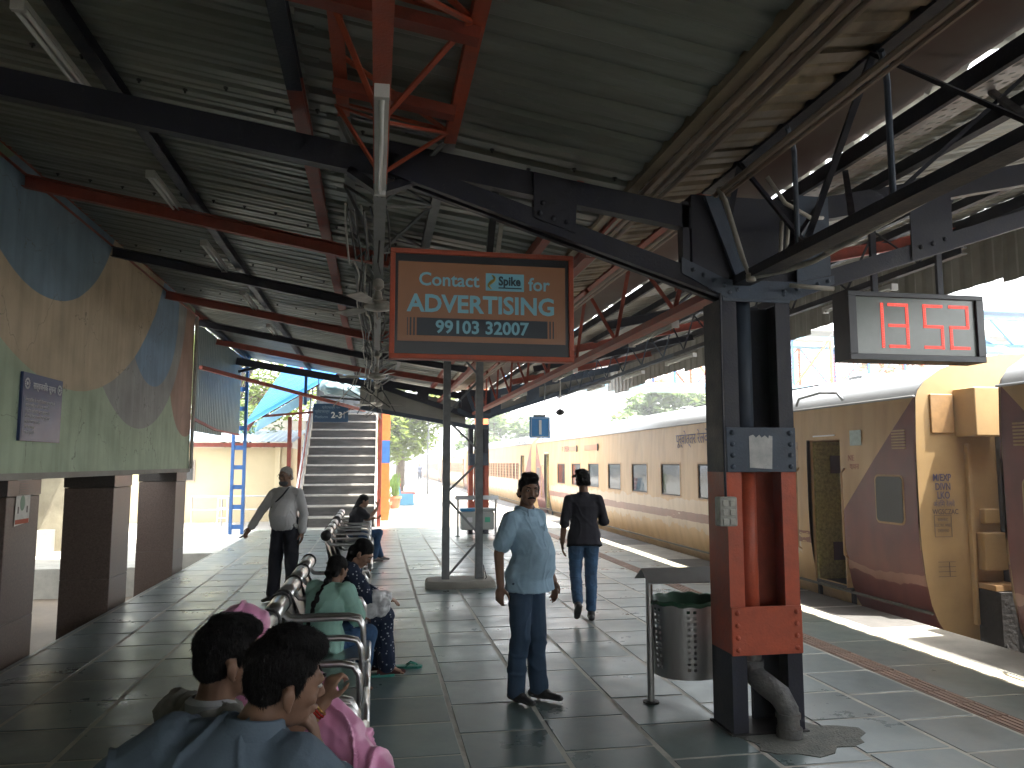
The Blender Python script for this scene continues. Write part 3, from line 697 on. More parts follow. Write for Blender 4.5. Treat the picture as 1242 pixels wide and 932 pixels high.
g = G(); pts = [(.79 + .026 * math.cos(t) * (1 if t < math.pi else 1), 0, 3.045 + .022 * math.sin(t)) for t in [.2 + i * .35 for i in range(11)]]
sp_ = [(.79 + .022 * math.sin(2 * math.pi * t) * (1), yv - .004, 3.075 - .10 * t) for t in [i / 10 for i in range(11)]]
g.tube(sp_, [.004 + .009 * math.sin(math.pi * i / 10) for i in range(11)], 6); g.build('logo_swirl', sgold, pic)
for x in (.78, 1.0):
    g = G(); g.bar((x if x < .9 else .80, SY + .06, sz1 - .01), (.78 if x < .9 else .8, 5.05 if x < .9 else SY + .06, 3.60 if x < .9 else 3.62), .045, .045, up=(0, 1, 0)); 
    if x < .9: g.build('hanger_pole', dark, T)
g = G(); g.bar((.84, SY + .05, sz1 - .01), (.84, 5.08, 3.5), .03, .02, up=(0, 1, 0)); g.build('cable_duct', pipe_m, T)

# ================================================================ LATTICE POST (two legs on a concrete base)
T = thing('lattice_post', (1.28, 11.2, 0), 'grey twin-legged steel post with zig-zag bracing on a low concrete block', 'post')
g = G(); pts = [(.72, 10.98), (.84, 10.90), (1.5, 10.88), (1.72, 10.95), (1.74, 11.4), (1.6, 11.5), (.9, 11.5), (.74, 11.42)]
g.loft([[(a, b, 0) for a, b in pts], [(1.25 + (a - 1.25) * .98, 11.2 + (b - 11.2) * .97, .07) for a, b in pts], [(1.25 + (a - 1.25) * .93, 11.2 + (b - 11.2) * .9, .10) for a, b in pts]]); g.build('concrete_base', concrete, T, smooth='auto')
for x in (1.02, 1.50):
    for (dx, dy, w1, w2) in ((0, -.05, .10, .008), (-.048, 0, .008, .1), (.048, 0, .008, .1)):
        g = G(); g.box(x + dx - w1 / 2, x + dx + w1 / 2, 11.2 + dy - w2 / 2, 11.2 + dy + w2 / 2, .09, 3.62); g.build('post_leg', grey_steel, T)
z = .22; k = 0
for (z0, z1, s_) in ((.15, .62, 1), (.75, 1.22, 0), (1.35, 1.75, 1), (1.95, 2.35, 0), (2.5, 2.95, 1), (3.05, 3.5, 0)):
    g = G(); a, b = (1.05, z0), (1.47, z1)
    if not s_: a, b = (1.05, z1), (1.47, z0)
    g.bar((a[0], 11.15, a[1]), (b[0], 11.15, b[1]), .03, .03); g.build('cross_brace', grey_steel, T)
g = G(); g.tube([(1.56, 11.14, .1), (1.56, 11.12, .3), (1.6, 11.1, .12), (1.58, 11.1, .1)], .006, 5); g.build('loose_cable', dark, T)

# ================================================================ LED CLOCK
T = thing('station_clock', (4.36, 5.5, 2.58), 'hanging LED clock box showing 13 52 in red digits', 'clock')
cx0, cx1, cz0, cz1, cy = 3.725, 4.965, 2.575, 3.135, 5.5
case_m = mat('clock_black_case', (.022, .025, .033), .4, var=.2)
glass_in = mat('clock_reflection_tint', (.13, .155, .14), .22, col2=(.18, .205, .19), vscale=2)  # greenish reflection on the window painted into its colour
led = mat('red_led', (.35, .02, .012), .4, emit=(1, .07, .045), estr=.20)
ledoff = mat('red_led_dim', (.30, .05, .04), .4)
g = G(); g.box(cx0, cx1, cy + .03, cy + .22, cz0, cz1); g.build('case', case_m, T)
for (a, b, c, d) in ((cx0, cx1, cz0, cz0 + .05), (cx0, cx1, cz1 - .04, cz1), (cx0, cx0 + .07, cz0 + .05, cz1 - .04), (cx1 - .07, cx1, cz0 + .05, cz1 - .04)):
    g = G(); g.cbox(((a + b) / 2, cy + .015, (c + d) / 2), b - a, .03, d - c, .003); g.build('bezel', case_m, T)
g = G(); g.box(cx0 + .07, cx1 - .07, cy + .024, cy + .029, cz0 + .05, cz1 - .04); win = g.build('display_window', glass_in, T)
SEG = {'1': 'bc', '3': 'abgcd', '5': 'afgcd', '2': 'abged'}
def digit(ch, x, z, w_, h, name):
    t = .027; y = cy + .018; R = dict(a=(x, x + w_, z + h - t, z + h), d=(x, x + w_, z, z + t), g=(x, x + w_, z + h / 2 - t / 2, z + h / 2 + t / 2),
                                   f=(x, x + t, z + h / 2, z + h), b=(x + w_ - t, x + w_, z + h / 2, z + h), e=(x, x + t, z, z + h / 2), c=(x + w_ - t, x + w_, z, z + h / 2))
    for s_ in SEG[ch]:
        a, b, c, d = R[s_]; g = G(); n = 9
        if b - a > d - c:
            for k in range(n):
                q = a + (b - a) * k / n; g.box(q, q + (b - a) / n - .003, y, y + .006, c + .002, (c + d) / 2 - .001); g.box(q, q + (b - a) / n - .003, y, y + .006, (c + d) / 2 + .001, d - .002)
        else:
            for k in range(n):
                q = c + (d - c) * k / n; g.box(a + .002, (a + b) / 2 - .001, y, y + .006, q, q + (d - c) / n - .003); g.box((a + b) / 2 + .001, b - .002, y, y + .006, q, q + (d - c) / n - .003)
        g.build('digit_segment', led, win)
for ch, x in (('1', 3.865), ('3', 4.09), ('5', 4.41), ('2', 4.65)): digit(ch, x, 2.68, .185, .37, ch)
for x in (4.05, 4.66):
    g = G(); g.bar((x, 5.62, cz1), (x, 5.62, 3.9), .05, .03, up=(0, 1, 0)); g.build('hanger', navy, T)

# ================================================================ HANGING SIGNS
T = thing('platform_number_sign', (3.0, 14, 2.2), 'small blue hanging sign with a white number 1', 'sign')
sb = mat('bright_blue_sign', (.04, .26, .62), .4, var=.08); sg_w = mat('sign_white', (.8, .82, .82), .5)
g = G(); g.box(2.83, 3.21, 14, 14.08, 2.22, 2.61); g.build('sign_board', sb, T)
g = G()
for (a, b, c, d) in ((2.85, 3.19, 2.24, 2.247), (2.85, 3.19, 2.583, 2.59), (2.85, 2.857, 2.247, 2.583), (3.183, 3.19, 2.247, 2.583)): g.box(a, b, 13.996, 13.9995, c, d)
g.build('border_line', sg_w, T)
text('number', '1', sg_w, T, (3.02, 13.99, 2.285), .38, bold=.006, align='CENTER')
g = G(); g.tube([(3.12, 14.04, 2.6), (3.12, 14.04, 3.68)], .012, 6); g.box(2.9, 3.1, 14.0, 14.06, 2.61, 2.65); g.build('hanger_rod', grey_steel, T)
T = thing('direction_sign', (-1.15, 20.6, 2.8), 'dark blue platform direction sign reading 2-3 hanging over the foot of the stairs', 'sign')
g = G(); g.box(-1.62, -.72, 20.6, 20.66, 2.82, 3.30); g.build('sign_board', mat('deep_blue_sign', (.012, .07, .16), .4, var=.1), T)
lw = mat('sign_pale_blue_print', (.30, .42, .5), .5)
text('numbers', '2-3', sg_w, T, (-1.16, 20.595, 2.93), .22, bold=.006)
text('writing_hindi', 'प्लेटफार्म', lw, T, (-1.58, 20.595, 3.06), .10); text('writing_english', 'Platform', lw, T, (-1.58, 20.595, 2.92), .10); text('writing_top', 'प्लेटफार्म न०', lw, T, (-1.40, 20.595, 3.17), .09)
g = G(); g.box(-.83, -.82, 20.597, 20.6, 2.92, 3.1); g.build('arrow_stroke', sg_w, T)
g = G(); g.bar((-1.5, 20.63, 3.3), (-1.5, 20.55, 4.1), .02); g.build('hanger_rod', grey_steel, T); g = G(); g.bar((-.85, 20.63, 3.3), (-.85, 20.55, 4.0), .02); g.build('hanger_rod', grey_steel, T)
# camera on a rod
T = thing('hanging_camera', (3.55, 14.6, 2.6), 'dark camera on a thin rod hanging right of the number sign', 'camera')
g = G(); g.tube([(3.55, 14.6, 3.75), (3.55, 14.6, 2.78)], .016, 6); g.build('rod', pipe_m, T)
g = G(); g.ell((3.55, 14.6, 2.74), (.085, .11, .06)); g.build('camera_housing', dark, T, smooth=True)
# ================================================================ TUBE LIGHTS
TL = []
def tube_light(loc, L, label, rx=0, two=True, rod=False):
    T = thing('tube_light', loc, label, 'light fitting', 'unlit tube lights under the canopy')
    g = G(); g.box(-.035, .035, -L / 2, L / 2, -.005, .03); g.build('batten', white_enamel, T, world=False)
    for dx in ((-.022, .022) if two else (0,)):
        g = G(); g.tube([(dx, -L / 2 + .03, -.02), (dx, L / 2 - .03, -.02)], .013, 8); g.build('glass_tube', white_tube, T, smooth=True, world=False)
    g = G(); g.box(-.035, .035, -L / 2, -L / 2 + .03, -.035, -.005); g.build('end_cap', white_enamel, T, world=False); g = G(); g.box(-.035, .035, L / 2 - .03, L / 2, -.035, -.005); g.build('end_cap', white_enamel, T, world=False)
    return T
def zp(x): return zr(x) - .115
tube_light((-1.86, 4.72, zp(-1.86)), 1.2, 'unlit twin tube light nearest the top left corner of the picture', 0)
tube_light((-1.86, 7.1, zp(-1.86)), 1.2, 'unlit twin tube light between the first navy rafter and the first red rafter')
tube_light((-1.86, 9.1, zp(-1.86)), 1.2, 'unlit twin tube light just beyond the first red rafter on the left')
tube_light((-1.86, 11.6, zp(-1.86)), 1.2, 'unlit twin tube light just beyond the second navy rafter on the left')
tube_light((-1.86, 14.2, zp(-1.86)), 1.2, 'unlit twin tube light near the last red rafter, far end of the left row')
tube_light((0.0, 4.12, 3.50 - .03), 1.35, 'pale unlit tube light under the orange middle girder', two=False)
g = None
for y, lab in ((7.2, 'nearest unlit tube light under the outer girder on the track side'), (9.6, 'second unlit tube light under the outer girder'), (12.0, 'third unlit tube light under the outer girder'), (14.4, 'fourth unlit tube light under the outer girder'), (17, 'farthest unlit tube light under the outer girder')):
    tube_light((4.98, y, 3.47), 1.2, lab, two=False)
for y, lab in ((7.0, 'nearest unlit tube light beside the red valley girder'), (10.5, 'middle unlit tube light beside the red valley girder'), (14.0, 'far unlit tube light beside the red valley girder')):
    tube_light((2.62, y, 2.99), 1.2, lab, two=False)

# ================================================================ CEILING FANS
def fan(loc, label, a0, zt):
    T = thing('ceiling_fan', loc, label, 'fan', 'ceiling fans hanging from the middle girder')
    wm = mat('dusty_fan_enamel', (.38, .36, .32), .5, var=.25, vscale=9)
    g = G(); g.lathe((0, 0, 0), [(.02, .045), (.10, .04), (.135, .02), (.14, -.01), (.12, -.035), (.06, -.05), (.015, -.055)], 20); g.build('motor', wm, T, smooth='auto', world=False)
    g = G(); g.tube([(0, 0, .04), (0, 0, zt)], .014, 8); g.lathe((0, 0, zt - .12), [(.02, 0), (.055, .03), (.05, .09), (.02, .12)], 12); g.lathe((0, 0, .05), [(.03, 0), (.045, .02), (.03, .09), (.015, .1)], 12); g.build('down_rod', wm, T, smooth='auto', world=False)
    for k in range(3):
        a = a0 + 2 * math.pi * k / 3; c, s_ = math.cos(a), math.sin(a)
        def P(r, t, z): return (c * r - s_ * t, s_ * r + c * t, z)
        g = G(); g.loft([[P(r, -w_, -.01 - tw), P(r, w_, -.01 + tw), P(r, w_, -.004 + tw), P(r, -w_, -.004 - tw)] for r, w_, tw in ((.13, .02, 0), (.22, .03, .006), (.3, .062, .012), (.58, .07, .012))]); g.build('fan_blade', wm, T, world=False)
fan((-.0, 7.3, 3.24), 'dusty ceiling fan with a pale motor, nearest of the fans, left of the advertising screen', .15, .27)
fan((-.0, 12.1, 3.1), 'middle ceiling fan hanging from the grey girder', .9, .4)
fan((-.0, 17.2, 3.05), 'farthest ceiling fan, above the foot of the stairs', .35, .45)
# hanging wires along the middle girder
T = thing('cable_bundle', (0, 12, 3.5), 'dark tangle of cables strung along the middle girder towards the stairs', 'cables')
rr_ = random.Random(5)
for k in range(9):
    x = -.22 + .05 * k * .7; ph = rr_.uniform(0, 6)
    g = G(); g.tube([(x + .03 * math.sin(i * .9 + ph), 5.3 + i * .5, 3.60 + .10 * math.sin(i * .6 + ph) - (.12 if i % 5 == 2 else 0)) for i in range(30)], .009, 5); g.build('cable', dark if k % 3 else pipe_m, T)
for k in range(16):
    y = 16 + rr_.uniform(0, 4.2); x = rr_.uniform(-.45, .15)
    g = G(); g.tube([(x, y, 3.7), (x + rr_.uniform(-.3, .3), y + rr_.uniform(-.3, .3), 3.35), (x + rr_.uniform(-.5, .5), y + rr_.uniform(-.3, .5), rr_.uniform(2.85, 3.2))], .012, 5); g.build('loose_wire', pipe_m if k % 2 else dark, T)
# ================================================================ COACHES
train_y = mat('coach_yellow_paint', (.56, .36, .16), .5, col2=(.44, .275, .125), vscale=1.3, bump=.05, bscale=6, blotch=.42)
def coach_paint(nm, bandk):
    m = bpy.data.materials.new(nm); m.use_nodes = True; t = m.node_tree; b = t.nodes['Principled BSDF']; N = t.nodes.new; L = t.links.new
    b.inputs['Roughness'].default_value = .42
    tc = N('ShaderNodeTexCoord'); sp = N('ShaderNodeSeparateXYZ'); L(tc.outputs['Object'], sp.inputs[0])
    def M(op, a, b_=None, c_=None):
        n = N('ShaderNodeMath'); n.operation = op
        for i, q in enumerate((a, b_, c_)):
            if q is None: continue
            if isinstance(q, (int, float)): n.inputs[i].default_value = q
            else: L(q, n.inputs[i])
        return n.outputs[0]
    def noi(sc, det=5, st=(1, 1, 1)):
        mp = N('ShaderNodeMapping'); mp.inputs['Scale'].default_value = st; L(tc.outputs['Object'], mp.inputs[0])
        n = N('ShaderNodeTexNoise'); n.inputs['Scale'].default_value = sc; n.inputs['Detail'].default_value = det; L(mp.outputs[0], n.inputs['Vector']); return n.outputs[0]
    y, z = sp.outputs[1], sp.outputs[2]
    e = M('MINIMUM', y, M('SUBTRACT', 21.6, y))
    diag = M('MULTIPLY', M('LESS_THAN', z, M('SUBTRACT', 2.56, M('MULTIPLY', e, .98))), M('LESS_THAN', e, 1.50))
    wob = M('MULTIPLY', M('SUBTRACT', noi(3.5), .5), .05)
    band = M('MULTIPLY', M('GREATER_THAN', M('ADD', z, wob), .60), M('LESS_THAN', M('ADD', z, wob), .77))
    fade = M('GREATER_THAN', noi(2.0, 8, (1, .5, 3)), .36)
    band = M('MULTIPLY', M('MULTIPLY', band, fade), bandk)
    maroon = M('MAXIMUM', diag, band)
    # yellow, dusty
    r1 = N('ShaderNodeValToRGB'); L(noi(1.1, 8, (1, 1.6, .5)), r1.inputs[0]); r1.color_ramp.elements[0].position = .35; r1.color_ramp.elements[1].position = .65
    r1.color_ramp.elements[0].color = (.46, .28, .115, 1); r1.color_ramp.elements[1].color = (.52, .345, .165, 1)
    # pale peeled, streaky area low on the side
    lowz = M('MULTIPLY', M('LESS_THAN', M('ADD', z, M('MULTIPLY', M('SUBTRACT', noi(2.5, 6, (1, 1, .6)), .5), .35)), 1.0), M('GREATER_THAN', M('ADD', z, M('MULTIPLY', M('SUBTRACT', noi(4., 6, (1, 1, .4)), .5), .5)), .46))
    lowz = M('MULTIPLY', lowz, M('LESS_THAN', M('ABSOLUTE', M('SUBTRACT', y, 10.8)), 8.2))
    m0 = N('ShaderNodeMix'); m0.data_type = 'RGBA'; L(M('MULTIPLY', lowz, .75), m0.inputs[0]); L(r1.outputs[0], m0.inputs[6]); m0.inputs[7].default_value = (.52, .43, .33, 1)
    m1 = N('ShaderNodeMix'); m1.data_type = 'RGBA'; L(maroon, m1.inputs[0]); L(m0.outputs[2], m1.inputs[6])
    r2 = N('ShaderNodeValToRGB'); L(noi(1.5, 6), r2.inputs[0]); r2.color_ramp.elements[0].color = (.12, .025, .018, 1); r2.color_ramp.elements[1].color = (.19, .048, .034, 1); r2.color_ramp.elements[0].position = .35; r2.color_ramp.elements[1].position = .65
    L(r2.outputs[0], m1.inputs[7])
    # wavy pale stripe on the maroon ends
    wz = M('ADD', z, M('MULTIPLY', M('SUBTRACT', noi(1.6, 2), .5), .22)); wz = M('ADD', wz, M('MULTIPLY', M('SUBTRACT', noi(9, 2), .5), .05))
    sc = M('MULTIPLY', M('MULTIPLY', M('GREATER_THAN', wz, .34), M('LESS_THAN', wz, .45)), M('LESS_THAN', e, 1.5))
    m2 = N('ShaderNodeMix'); m2.data_type = 'RGBA'; L(M('MULTIPLY', sc, .55), m2.inputs[0]); L(m1.outputs[2], m2.inputs[6]); m2.inputs[7].default_value = (.45, .24, .17, 1)
    # grime from vertical streaks
    st = N('ShaderNodeValToRGB'); L(noi(2.2, 8, (1, 2.2, .5)), st.inputs[0]); st.color_ramp.elements[0].position = .34; st.color_ramp.elements[0].color = (.62, .57, .52, 1); st.color_ramp.elements[1].position = .55
    m3 = N('ShaderNodeMix'); m3.data_type = 'RGBA'; m3.blend_type = 'MULTIPLY'; m3.inputs[0].default_value = .42; L(m2.outputs[2], m3.inputs[6]); L(st.outputs[0], m3.inputs[7])
    L(m3.outputs[2], b.inputs['Base Color'])
    bp = N('ShaderNodeBump'); bp.inputs['Strength'].default_value = .25; bp.inputs['Distance'].default_value = .012; L(noi(2.5, 3, (1, 1, .7)), bp.inputs['Height']); L(bp.outputs[0], b.inputs['Normal'])
    return m
livery = coach_paint('coach_livery', .85); livery_plain = coach_paint('coach_livery_plain', .15)
roof_m = mat('coach_roof_silver', (.30, .31, .32), .42, .3, col2=(.23, .24, .25), vscale=1.2, bump=.05, bscale=4)
end_m = mat('coach_end_yellow', (.50, .34, .16), .5, col2=(.40, .27, .13), vscale=2, bump=.1, bscale=6)
glass_m = mat('coach_window_glass', (.012, .018, .022), .05, spec=.22, bump=.10, bscale=2.2)
glass_m.node_tree.nodes['Principled BSDF'].inputs['Specular Tint'].default_value = (.30, .50, .75, 1)
rub = mat('window_rubber', (.02, .018, .016), .6); frame_y = mat('window_frame_paint', (.40, .24, .11), .5, var=.2, vscale=8)
inner_m = mat('coach_interior', (.12, .11, .08), .8); olive = mat('olive_vestibule_panel', (.42, .36, .12), .6, col2=(.16, .13, .04), vscale=22)
tintw = mat('tinted_fixed_window', (.045, .046, .045), .35, spec=.25); under = mat('underframe_black', (.03, .027, .025), .8, var=.4, vscale=5, bump=.5, bscale=20)
prn = mat('navy_stencil', (.09, .08, .15), .7, var=.5, vscale=14); prd = mat('dark_stencil', (.10, .07, .07), .7); prr = mat('faded_red_stencil', (.35, .13, .08), .7)
PROF = [(.32, -.28), (.17, -.05), (.10, .12), (.045, .40), (.01, .75), (0, 1.0), (0, 1.04), (0, 1.76), (0, 1.80), (.008, 2.08), (.03, 2.52)]
ROOF = [(.03, 2.52), (.06, 2.60), (.16, 2.72), (.38, 2.86), (.75, 2.98), (1.15, 3.045), (1.55, 3.07)]
CW = 3.1; L_C = 21.6
XT = 6.2
def coach(y0, label, detail=2, kind='ac'):
    T = thing('passenger_coach', (XT, y0, 0), label, 'railway coach', 'coaches of the train at the platform')
    Lc = L_C
    doors = [(1.50, 2.32), (Lc - 2.32, Lc - 1.5)]
    if kind == 'ac':
        wins = [(3.7 + i * 1.96 - .55, 3.7 + i * 1.96 + .55) for i in range(9)]
        wins = [(a - .02, b) for a, b in wins if b < Lc - 2.6]
    else: wins = [(2.75 + i * .86, 2.75 + i * .86 + .62) for i in range(19)]
    zi0, zi1 = 6, 7    # window row between PROF indices
    cuts = sorted(set([0, Lc] + [q for a, b in doors + wins for q in (a, b)]))
    # small fixed window near each end
    small = [(.27, .76), (Lc - .76, Lc - .27)]
    for sgn in (1, -1):
        g = G(); P = [(x if sgn == 1 else CW - x, z) for x, z in PROF]
        for j in range(len(cuts) - 1):
            ya, yb = cuts[j], cuts[j + 1]; ym = .5 * (ya + yb)
            isd = any(a < ym < b for a, b in doors); isw = any(a < ym < b for a, b in wins)
            for i in range(len(P) - 1):
                if isd and 2 <= i <= 8: continue
                if isw and i == zi0: continue
                (x0_, z0_), (x1_, z1_) = P[i], P[i + 1]
                vs = [(XT + x0_, y0 + ya, z0_), (XT + x0_, y0 + yb, z0_), (XT + x1_, y0 + yb, z1_), (XT + x1_, y0 + ya, z1_)]
                g.add(vs, [(0, 1, 2, 3) if sgn == -1 else (3, 2, 1, 0)])
        # shared, welded side
        me = g.mesh('side_wall', livery if kind == 'ac' else livery_plain, True, (XT, y0, 0)); 
        import bmesh
        bm = bmesh.new(); bm.from_mesh(me); bmesh.ops.remove_doubles(bm, verts=bm.verts, dist=.0005); bm.to_mesh(me); bm.free(); me.set_sharp_from_angle(angle=math.radians(30))
        link('side_wall', me, T)
        if sgn == -1: continue
        for (a, b) in wins:
            big = kind == 'ac'
            g = G(); z0_, z1_ = 1.04, 1.76; ya, yb = y0 + a, y0 + b
            for (c, d, e_, f_) in ((ya, yb, z0_, z0_ + .03), (ya, yb, z1_ - .03, z1_), (ya, ya + .03, z0_ + .03, z1_ - .03), (yb - .03, yb, z0_ + .03, z1_ - .03)):
                g.box(XT - .006, XT + .03, c, d, e_, f_)
            fr = g.build('window_frame', frame_y if big else prr, T)
            if big:
                g = G(); g.box(XT + .02, XT + .026, ya + .03, yb - .03, z0_ + .03, z1_ - .03); g.build('window_pane', glass_m, fr)
                if detail == 2:
                    g = G(); g.box(XT + .012, XT + .03, ya + .03, ya + .06, z0_ + .03, z1_ - .03); g.box(XT + .012, XT + .03, yb - .06, yb - .03, z0_ + .03, z1_ - .03); g.box(XT + .012, XT + .03, ya + .06, yb - .06, z1_ - .06, z1_ - .03); g.box(XT + .012, XT + .03, ya + .06, yb - .06, z0_ + .03, z0_ + .055); g.build('rubber_seal', rub, fr)
            else:
                g = G(); n = 5
                for k in range(n): zz = z0_ + .08 + k * .13; g.box(XT + .0, XT + .012, ya, yb, zz, zz + .018)
                g.box(XT + .0, XT + .014, (ya + yb) / 2 - .012, (ya + yb) / 2 + .012, z0_, z1_); g.build('window_bars', frame_y, fr)
        for di, (a, b) in enumerate(doors):
            ya, yb = y0 + a, y0 + b
            g = G(); g.box(XT + .10, XT + 1.3, ya - .02, yb + .02, .06, .10); g.build('door_sill', under, T)
            g = G(); g.box(XT + .60, XT + .62, ya - .02, yb + .02, .1, 2.1); pn = g.build('vestibule_panel', olive, T)
            g = G(); g.box(XT + .585, XT + .599, yb - .4, yb - .12, .36, .62); g.build('dark_notice', prd, pn)
            g = G(); g.box(XT + .07, XT + .9, yb + .0, yb + .02, .1, 2.1); g.box(XT + .02, XT + .9, ya - .02, ya, .1, 2.1); g.box(XT + .07, XT + .9, ya, yb, 2.07, 2.09); g.build('door_jamb', inner_m if di else frame_y, T)
            g = G(); g.box(XT + .0, XT + .05, yb - .16, yb - .0, .1, 2.06) if False else g.box(XT + .10, XT + .9, yb - .05, yb - .0, .1, 2.06); od = g.build('open_door', olive, T); g = G(); g.box(XT + .34, XT + .70, yb - .058, yb - .051, 1.60, 1.86); g.build('dark_notice', prd, od); g = G(); g.box(XT + .34, XT + .70, yb - .058, yb - .051, .36, .62); g.build('dark_notice', prd, od)
            for yy in (ya - .09, yb + .22):
                g = G(); g.tube([(XT - .0, yy, .50), (XT - .05, yy, .54), (XT - .05, yy, 1.62), (XT, yy, 1.68)], .014, 7); g.build('handrail', frame_y, T, smooth=True)
            g = G(); g.box(XT + .05, XT + .32, ya, yb, -.32, -.28); g.box(XT + .10, XT + .16, ya, ya + .03, -.3, .08); g.box(XT + .10, XT + .16, yb - .03, yb, -.3, .08); g.build('foot_step', under, T)
            g = G(); g.tube([(XT + .0, ya - .12, 2.60), (XT - .012, ya - .02, 2.70), (XT - .005, (ya + yb) / 2, 2.74), (XT - .012, yb + .12, 2.70), (XT + 0, yb + .22, 2.60)], .02, 6); g.build('rain_gutter', roof_m, T, smooth=True)
            if detail == 2: g = G(); g.box(XT - .012, XT + .0, ya + .1, yb - .2, 2.12, 2.14); g.build('door_lamp', whitep, T)
        if kind == 'ac':
            for (a, b) in small:
                def rr(w_, h_, r_, x0_, x1_):
                    pts = []
                    for (cx_, cz_, a0_) in ((w_ / 2 - r_, h_ / 2 - r_, 0), (-w_ / 2 + r_, h_ / 2 - r_, 90), (-w_ / 2 + r_, -h_ / 2 + r_, 180), (w_ / 2 - r_, -h_ / 2 + r_, 270)):
                        for q in range(5): t_ = math.radians(a0_ + q * 22.5); pts.append((cx_ + r_ * math.cos(t_), cz_ + r_ * math.sin(t_)))
                    yc = y0 + (a + b) / 2
                    return G().loft([[(x_, yc + p_, 1.31 + z_) for p_, z_ in pts] for x_ in (x1_, x0_)])
                f = rr(b - a + .05, .60, .07, XT - .004, XT + .014).build('end_window_frame', frame_y, T)
                g = rr(b - a, .55, .055, XT - .010, XT - .004); g.build('end_window_pane', tintw, f)
                c = (a + b) / 2; vy = y0 + (.30 if c < 5 else Lc - .30)
                g = G()
                for k in range(7): g.box(XT - .008, XT + .004, vy - .12, vy + .12, 1.92 + k * .035, 1.938 + k * .035)
                g.build('louvre_vent', frame_y, T)
            for yy in (13.9, 16.2):
                g = G(); g.box(XT - .003, XT + .012, y0 + yy - .85, y0 + yy + .55, 2.12, 2.28); p = g.build('destination_board', mat('board_terracotta', (.42, .20, .12), .6, var=.15), T)
                g = G(); g.box(XT - .02, XT - .003, y0 + yy - .92, y0 + yy - .85, 2.1, 2.3); g.build('board_bracket', rub, p)
    # roof with ribs
    R = ROOF + [(CW - x, z) for x, z in ROOF[::-1][1:]]
    g = G(); g.loft([[(XT + x, y0 + yy, z) for x, z in R] for yy in [Lc * k / 12 for k in range(13)]], cap=False, closed=False)
    me = g.mesh('roof', roof_m, True, (XT, y0, 0)); link('roof', me, T)
    g = G(); g.tube([(XT + .005, y0, 2.53), (XT + .005, y0 + Lc, 2.53)], .016, 6); g.build('eave_gutter', roof_m, T, smooth=True)
    if detail == 2:
        g = G(); g.tube([(XT + .42, y0 + 2.6, 2.93), (XT + .40, y0 + 5, 2.92), (XT + .5, y0 + 8, 2.95)], .012, 5); g.build('roof_cable', dark, T)
        for yy in (3.0, 6.0, 10.0, 14.0):
            g = G(); g.cbox((XT + 1.55, y0 + yy, 3.10), .5, .35, .09, .02); g.build('roof_ventilator', roof_m, T)
    # floor, ends, under
    g = G(); g.box(XT + .32, XT + CW - .32, y0 + .02, y0 + Lc - .02, -.28, -.24); g.box(XT + 1.0, XT + 1.03, y0 + .1, y0 + Lc - .1, .1, 2.5); g.box(XT + .1, XT + CW - .1, y0 + .02, y0 + Lc - .02, .02, .05); g.build('floor_pan', inner_m, T)
    PE = PROF + [(x, z) for x, z in ROOF[1:]]; PE = PE + [(CW - x, z) for x, z in PE[::-1][1:]]
    for ye, dy in ((y0, .03), (y0 + Lc - .03, .03)):
        g = G(); g.prism([(XT + x, ye, z) for x, z in PE], (0, dy, 0)); e = g.build('end_wall', end_m, T)
        s_ = -1 if ye == y0 else 1; yy = ye if s_ == -1 else ye + dy
        if detail == 2:
            def B(a, b, d0, d1, c, d, nm, m): 
                ya, yb = sorted((yy + s_ * d0, yy + s_ * d1)); g = G(); g.cbox(((a + b) / 2, (ya + yb) / 2, (c + d) / 2), b - a, yb - ya, d - c, .012); g.build(nm, m, e)
            B(XT + .62, XT + .67, 0, .06, -.1, 1.98, 'corner_post', end_m)
            B(XT + .52, XT + 1.0, 0, .34, 2.06, 2.62, 'junction_cabinet', end_m); B(XT + .20, XT + .50, 0, .03, 2.1, 2.56, 'end_hatch', frame_y)
            B(XT + 1.05, XT + 2.05, 0, .40, -.05, 2.25, 'vestibule_bellows', mat('bellows_rubber', (.07, .065, .06), .8, var=.2))
            B(XT + .78, XT + .98, 0, .09, 1.05, 1.22, 'small_box', end_m); B(XT + .72, XT + 1.02, 0, .13, .52, .95, 'cable_box', end_m)
            g = G(); g.box(XT + .68, XT + 2.4, min(yy, yy + s_ * .3), max(yy, yy + s_ * .3), .32, .38); g.build('end_platform', frame_y, e)
            g = G(); g.box(XT + .7, XT + 2.4, min(yy, yy + s_ * .34), max(yy, yy + s_ * .34), -.55, .31); g.build('buffer_beam', under, e)
            g = G(); g.tube([(XT + .9, yy, -.1), (XT + .85, yy + s_ * .25, -.4), (XT + .9, yy + s_ * .42, -.62)], .035, 7); g.tube([(XT + .75, yy, .2), (XT + .72, yy + s_ * .3, -.2), (XT + .8, yy + s_ * .42, -.5)], .022, 6); g.build('brake_hose', rub, e, smooth=True)
            g = G(); g.tube([(XT + 1.5, yy, -.35), (XT + 1.5, yy + s_ * .47, -.35)], .12, 10); g.build('coupler', under, e, smooth=True)
    g = G()
    for c in (2.9, Lc - 2.9):
        g.box(XT + .7, XT + CW - .7, y0 + c - 1.6, y0 + c + 1.6, -.75, -.45)
    g.box(XT + .5, XT + CW - .5, y0 + 5.5, y0 + 9, -.85, -.3); g.box(XT + .5, XT + CW - .5, y0 + 10.5, y0 + 13, -.85, -.3); g.build('underframe_gear', under, T)
